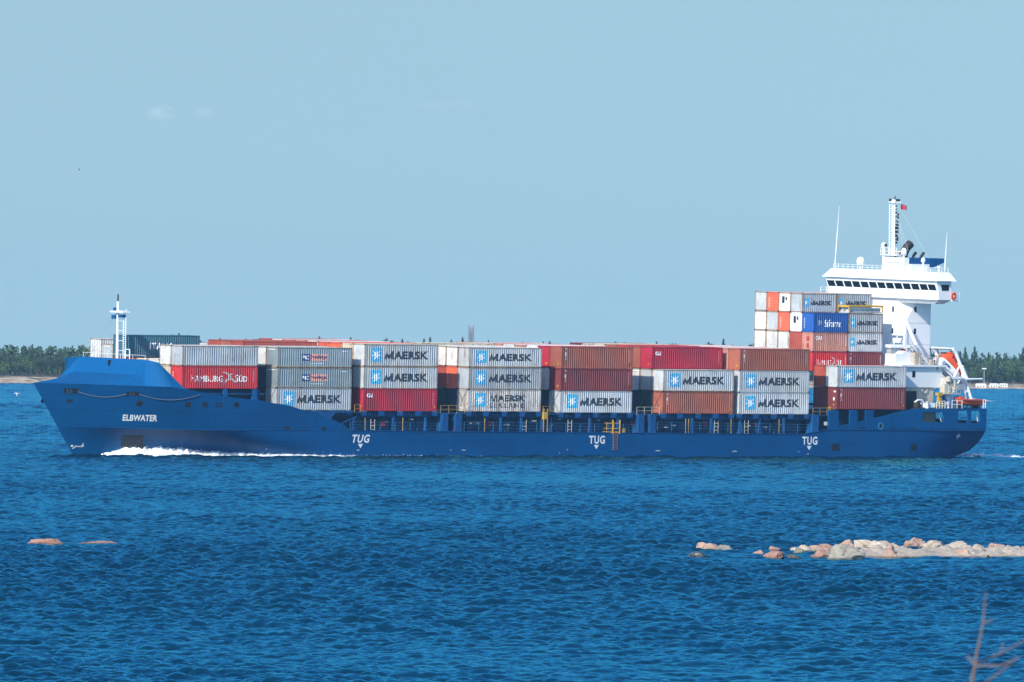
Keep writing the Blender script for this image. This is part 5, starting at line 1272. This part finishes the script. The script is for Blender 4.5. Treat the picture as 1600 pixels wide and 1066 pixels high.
def leafq(mb, p, s, rr, droop=0):
    n = Vector((rr.gauss(0, 1), rr.gauss(0, 1), rr.gauss(.4, .8))).normalized(); u = n.orthogonal().normalized(); v = n.cross(u); a = rr.random() * 6.28
    u, v = u * math.cos(a) + v * math.sin(a), v * math.cos(a) - u * math.sin(a)
    mb.add([p - u * s, p - v * s * .6 - u * .1 * s, p + u * s - Vector((0, 0, droop)), p + v * s * .6], [(0, 1, 2, 3)])
def crown_mb(kind, h, seed):
    rr = random.Random(seed); mb = MB()
    if kind == 'spruce':
        for i in range(620):
            f = rr.random() ** .8; z = h * (.10 + .90 * f); tier = .75 + .35 * math.sin(f * 34 + seed) ; r = h * .21 * (1 - f) ** .85 * tier * math.sqrt(rr.uniform(.2, 1)) + .04; a = rr.random() * 6.28
            r *= 1 + .25 * math.sin(a * 3 + seed)
            leafq(mb, Vector((r * math.cos(a), r * math.sin(a), z - r * .25)), .40 * (1.15 - .7 * f), rr, .12)
    else:
        cl = [(Vector((rr.uniform(-.26, .26) * h, rr.uniform(-.26, .26) * h, h * rr.uniform(.38 if kind == 'broad' else .55, .86))), h * rr.uniform(.10, .19)) for _ in range(13)]
        for i in range(760):
            c, r = rr.choice(cl); d = Vector((rr.gauss(0, 1), rr.gauss(0, 1), rr.gauss(0, .8))).normalized() * r * rr.uniform(.5, 1.05) ** .5
            leafq(mb, c + d, .38, rr)
        mb.cl = cl
    return mb
def trunk_mb(kind, h, cl=None, seed=0):
    mb = MB().tube([(0, 0, -.6), (.05, 0, h * .4), (0, .03, h * (.93 if kind == 'spruce' else .75))], .17, 6, .03)
    for c, r in (cl or [])[:6]: mb.tube([(0, 0, max(.3 * h, c.z - .25 * h)), c], .07, 4, .02)
    if kind == 'spruce':
        for i in range(10): a = i * 2.4; z = h * (.12 + .07 * i); r = h * .16 * (1 - z / h); mb.tube([(0, 0, z), (r * math.cos(a), r * math.sin(a), z - .1 * r)], .04, 4, .015)
    return mb
PROTO = []
for i, (k, h) in enumerate((('spruce', 11), ('spruce', 12.5), ('spruce', 10), ('broad', 8), ('broad', 9.5), ('pine', 10.5), ('pine', 9.5), ('broad', 7))):
    cm = crown_mb(k, h, 50 + i); a = cm.mesh('crown', recalc=False); a.materials.append(LM[k]); tm = trunk_mb(k, h, getattr(cm, 'cl', None)).mesh('trunk'); tm.materials.append(BARK)
    PROTO.append((k, h, a, tm))
def tree(i, x, d, s, label, group):
    k, h, a, tm = PROTO[i]; nm = {'spruce': 'spruce_tree', 'broad': 'broadleaf_tree', 'pine': 'pine_tree'}[k]
    o = empty(nm, Matrix.Translation((x, shore_y(x) + d, land_z(x, d))) @ Matrix.Rotation(random.random() * 6.28, 4, 'Z') @ Matrix.Diagonal((s * random.uniform(.9, 1.15), s * random.uniform(.9, 1.15), s, 1)))
    tag(o, label, 'tree', group); c = link('crown', a, None, o); link('trunk', tm, None, o)
def forest():
    rr = random.Random(9)
    word = {'spruce': 'dark pointed spruce', 'broad': 'pale green broadleaf tree', 'pine': 'olive green pine'}
    def put(i, x, d, s, where): tree(i, x, d, s, f"{word[PROTO[i][0]]} {where}", f"{PROTO[i][0] if PROTO[i][0] != 'broad' else 'broadleaf'} trees {where}")
    for r in range(6):                                        # left of the bow
        x = -186 + rr.random() * 3
        while x < -116:
            d = 24 + r * 8 + rr.uniform(-3, 3); i = rr.choice([3, 4, 7, 5, 6, 5, 6] if r < 3 else [5, 6, 6, 5, 2, 4, 3])
            put(i, x, d, rr.uniform(.68, .90) * (.70 + .062 * r), 'on the far shore ahead of the bow'); x += rr.uniform(3.2, 5.2)
    for r in range(6):                                        # right, behind the stern
        x = 122 + rr.random() * 3
        while x < 196:
            d = 46 + r * 9 + rr.uniform(-3, 3); i = rr.choice([0, 1, 2, 4, 5, 6, 1] if r > 2 else [3, 4, 7, 2, 6, 5, 4])
            put(i, x, d, rr.uniform(.72, 1.0) * (.82 + .055 * r), 'on the far shore behind the stern'); x += rr.uniform(3.4, 5.4)
    x = -112
    while x < 120:                                            # tips above the containers
        i = rr.choice([0, 1, 2, 5, 6]); top = rr.uniform(14.2, 15.3) if rr.random() < .85 else rr.uniform(15.4, 16.4); d = rr.uniform(60, 75)
        put(i, x, d, (top - land_z(x, d)) / PROTO[i][1], 'poking above the container tops'); x += rr.uniform(1.2, 3.2) if rr.random() < .7 else rr.uniform(5, 11)
    mb = MB()
    def fill(x, y, z, h):
        for _ in range(46 if x < -108 else 26):
            f = rr.random(); leafq(mb, Vector((x + rr.gauss(0, 1.3) * (1.1 - f), y + rr.gauss(0, 1.2), z + h * f)), .75, rr)
    x = -330
    while x < 330:
        for d in (84, 92, 104, 120):
            inside = -112 < x < 118
            xx = x + rr.uniform(-1, 1); fill(xx, shore_y(xx) + d, land_z(xx, d), (rr.uniform(8.8, 10.4) if inside else (rr.uniform(7.6, 9.5) if x > 0 else rr.uniform(7.4, 8.6))) + (d - 84) * .02)
        if abs(x) > 196:
            for d in (30, 42, 56, 70): fill(x, shore_y(x) + d, land_z(x, d), rr.uniform(6, 10))
        x += 1.9
    tag(mb.build('forest', LM['pine'], None), 'continuous dark wood behind the nearer trees on the far shore', 'forest', kind='stuff')
forest()

def far_things():
    wm = plain('hut_white', (.74, .74, .72), .6); dk = M['dark']
    for i, (a, b, lb) in enumerate(((1524.5, 1541, 'longest white shed on the far shore, nearest the lamp post'), (1546, 1560, 'white shed with rounded roof in the middle of the row'), (1561, 1574.5, 'squat white shed at the right end of the row'))):
        p, q = world_px(a, 606, y=3835), world_px(b, 606, y=3835); z0, z1 = land_z(p.x, 12) - .1, world_px(a, 599.3, y=3835).z
        y = shore_y(p.x) + 14
        p = p * (y / 3835.); q = q * (y / 3835.); 
        o = empty('shed', Matrix.Translation(((p.x + q.x) / 2, y, z0))); w = (q.x - p.x) / 2; h = z1 - z0
        MB().box(-w, w, 0, 3, 0, h * .72).build('wall', wm, o)
        MB().prism([(-w - .1, h * .722), (w + .1, h * .722), (w - .3, h), (-w + .3, h)], -.15, 3.15).build('roof', wm, o)
        m = MB()
        for k in range(3): m.box(-w + w * .35 + k * w * .55, -w + w * .35 + k * w * .55 + .35, -.02, .02, h * .25, h * .55)
        m.build_each('window', dk, o); tag(o, lb, 'shed', 'white sheds on the far shore')
    y = shore_y(158) + 18; b, t = world_px(1537.5, 604, y=y), world_px(1537.5, 576, y=y)
    o = empty('lamp_post', Matrix.Translation((b.x, y, land_z(b.x, 18) - .1))); H = t.z - land_z(b.x, 18)
    MB().tube([(0, 0, 0), (0, 0, H)], .13, 6, .09).build('pole', M['greymetal'], o); MB().box(-.75, .75, -.2, .2, H - .1, H + .25).build('lamp_head', M['offwhite'], o)
    tag(o, 'tall grey floodlight post above the white sheds on the far shore', 'lamp post')
    y = shore_y(-13.8) + 90; b, t = world_px(736, 540, y=y), world_px(736, 508, y=y); z0 = land_z(b.x, 90)
    o = empty('lookout_tower', Matrix.Translation((b.x, y, z0))); H = t.z - z0; w = .85
    mb = MB()
    for sx in (-1, 1):
        for sy in (-1, 1): mb.tube([(sx * w, sy * w, 0), (sx * w * .95, sy * w * .95, H - .4)], .11, 4)
    n = 12
    for k in range(n):
        z0_, z1_ = k * (H - 1.6) / n, (k + 1) * (H - 1.6) / n
        for sy in (-w, w): mb.tube([(-w, sy, z0_), (w, sy, z1_)], .07, 4); mb.tube([(w, sy, z0_), (-w, sy, z1_)], .07, 4); mb.tube([(-w, sy, z1_), (w, sy, z1_)], .06, 4)
    mb.build('lattice', plain('tower_steel', (.16, .18, .20), .7), o)
    MB().box(-.82, .82, -.82, .82, H - 2.9, H - .75).box(-.5, .5, -.5, .5, H * .5, H - 3.0).build('cabin', plain('tower_cabin', (.22, .23, .25), .7), o)
    mb = MB().rail([(-1, -1, H - .7), (1, -1, H - .7)], .8, .7, .05, 1)
    for s in (-1, 1): mb.tube([(s, 0, H - .7), (s * 1.05, 0, H + .5)], .06, 4)
    mb.build('top_rail', M['greymetal'], o)
    tag(o, 'grey lattice lookout tower rising behind the wood above the middle containers', 'tower')
far_things()

def gull(loc, rz, tilt, wing, label):
    o = empty('gull', Matrix.Translation(loc) @ Matrix.Rotation(rz, 4, 'Z') @ Matrix.Rotation(tilt, 4, 'Y') @ Matrix.Scale(wing, 4))
    tag(o, label, 'bird', 'gulls in flight')
    def ring(x, r, z=0): return [(x, r * math.cos(k * .785), z + r * .9 * math.sin(k * .785)) for k in range(9)]
    body = MB().grid([ring(-.30, .015), ring(-.2, .05), ring(0, .085), ring(.15, .07, .01), ring(.2, .05, .025), ring(.27, .052, .035), ring(.31, .03, .03), ring(.36, .006, .02)])
    body.add([(-.26, -.05, 0), (-.42, -.09, 0), (-.44, .09, 0), (-.26, .05, 0)], [(0, 1, 2, 3)])
    body.build('body', plain('gull_white', (.78, .78, .78), .7), o, smooth=60)
    for s in (-1, 1):
        w = MB(); st = [(.06, .12, -.14, 0.03), (.25, .13, -.10, .12), (.45, .06, -.12, .16), (.62, -.06, -.16, .13), (.72, -.16, -.18, .10)]
        w.grid([[(a, s * y, z) for y, a, b_, z in st], [((a + b_) / 2, s * y, z + .015) for y, a, b_, z in st], [(b_, s * y, z) for y, a, b_, z in st]]); wo = w.build('wing', plain('gull_grey', (.33, .35, .38), .7), o)
        tp = MB(); tp.add([(-.09, s * .64, .135), (-.155, s * .64, .135), (-.19, s * .74, .105), (-.165, s * .74, .105)], [(0, 1, 2, 3)]); tp.build('wing_tip', M['black'], wo)
gull(world_px(123.5, 265.5, y=1400), R(170), R(8), .8, 'small gull gliding alone high in the sky at upper left')
gull(world_px(25.5, 615.5, y=1400), R(120), R(-50), .7, 'white gull banking low over the water ahead of the bow')

def bare_tree():
    y = 60.; o = empty('bare_tree', Matrix.Translation((world_px(1518, 1066, y=y).x, y, 9.0)))
    base = o.matrix_world.translation
    def q(px, py, dy=0): return world_px(px, py, y=y + dy) - base
    mb = MB(); mb.tube([(-.25, .1, -.5), (-.16, .05, 1.5), (-.06, 0, 3.2), q(1517, 1075), q(1524, 1037)], .026, 8, .008)
    mb.build('trunk', plain('dead_bark', (.15, .11, .095), .9), o)
    tw = plain('dead_twig', (.17, .13, .115), .9)
    def br(pts, r0, r1): return MB().tube(pts, r0, 7, r1).build('branch', tw, o)
    br([q(1524, 1037), q(1526, 1022), q(1532, 995), q(1536.5, 972), q(1538, 950), q(1539, 936), q(1541.5, 925)], .008, .0022)
    br([q(1537, 974), q(1544, 971.5), q(1552, 968)], .006, .002)
    br([q(1526, 1036), q(1543, 1030, .1), q(1565, 1020, .15), q(1582, 1012, .2), q(1602, 1000, .3), q(1640, 985, .4)], .006, .004)
    br([q(1565, 1021, .15), q(1566, 1012, .15), q(1567, 1005, .15)], .005, .0025)
    br([q(1525, 1041), q(1545, 1040, -.1), q(1562, 1041, -.15), q(1575, 1035, -.2), q(1592, 1027, -.3)], .007, .003)
    br([q(1540, 1068, -.1), q(1552, 1058, -.2), q(1566, 1048, -.25), q(1580, 1036, -.3), q(1594, 1026, -.35)], .0065, .0025)
    br([q(1524, 1039), q(1518, 1033), q(1512, 1025)], .008, .006)
    br([q(1500, 1100, -.05), q(1525, 1082, -.08), q(1540, 1068, -.1)], .01, .009)
    tag(o, 'bare grey dead treetop out of focus at the lower right corner', 'tree')
bare_tree()

# ------------------------------------------------------------------ haze
m = bpy.data.materials.new('haze'); m.use_nodes = True; t = m.node_tree; t.nodes.clear()
ou = t.nodes.new('ShaderNodeOutputMaterial'); pv = t.nodes.new('ShaderNodeVolumePrincipled'); t.links.new(pv.outputs[0], ou.inputs['Volume'])
pv.inputs['Color'].default_value = (.34, .70, 1, 1); pv.inputs['Density'].default_value = 3.6e-5; pv.inputs['Anisotropy'].default_value = 0
tag(MB().box(-5200, 5200, -70, 4900, -6, 41.5).build('haze', m, None), kind='stuff')
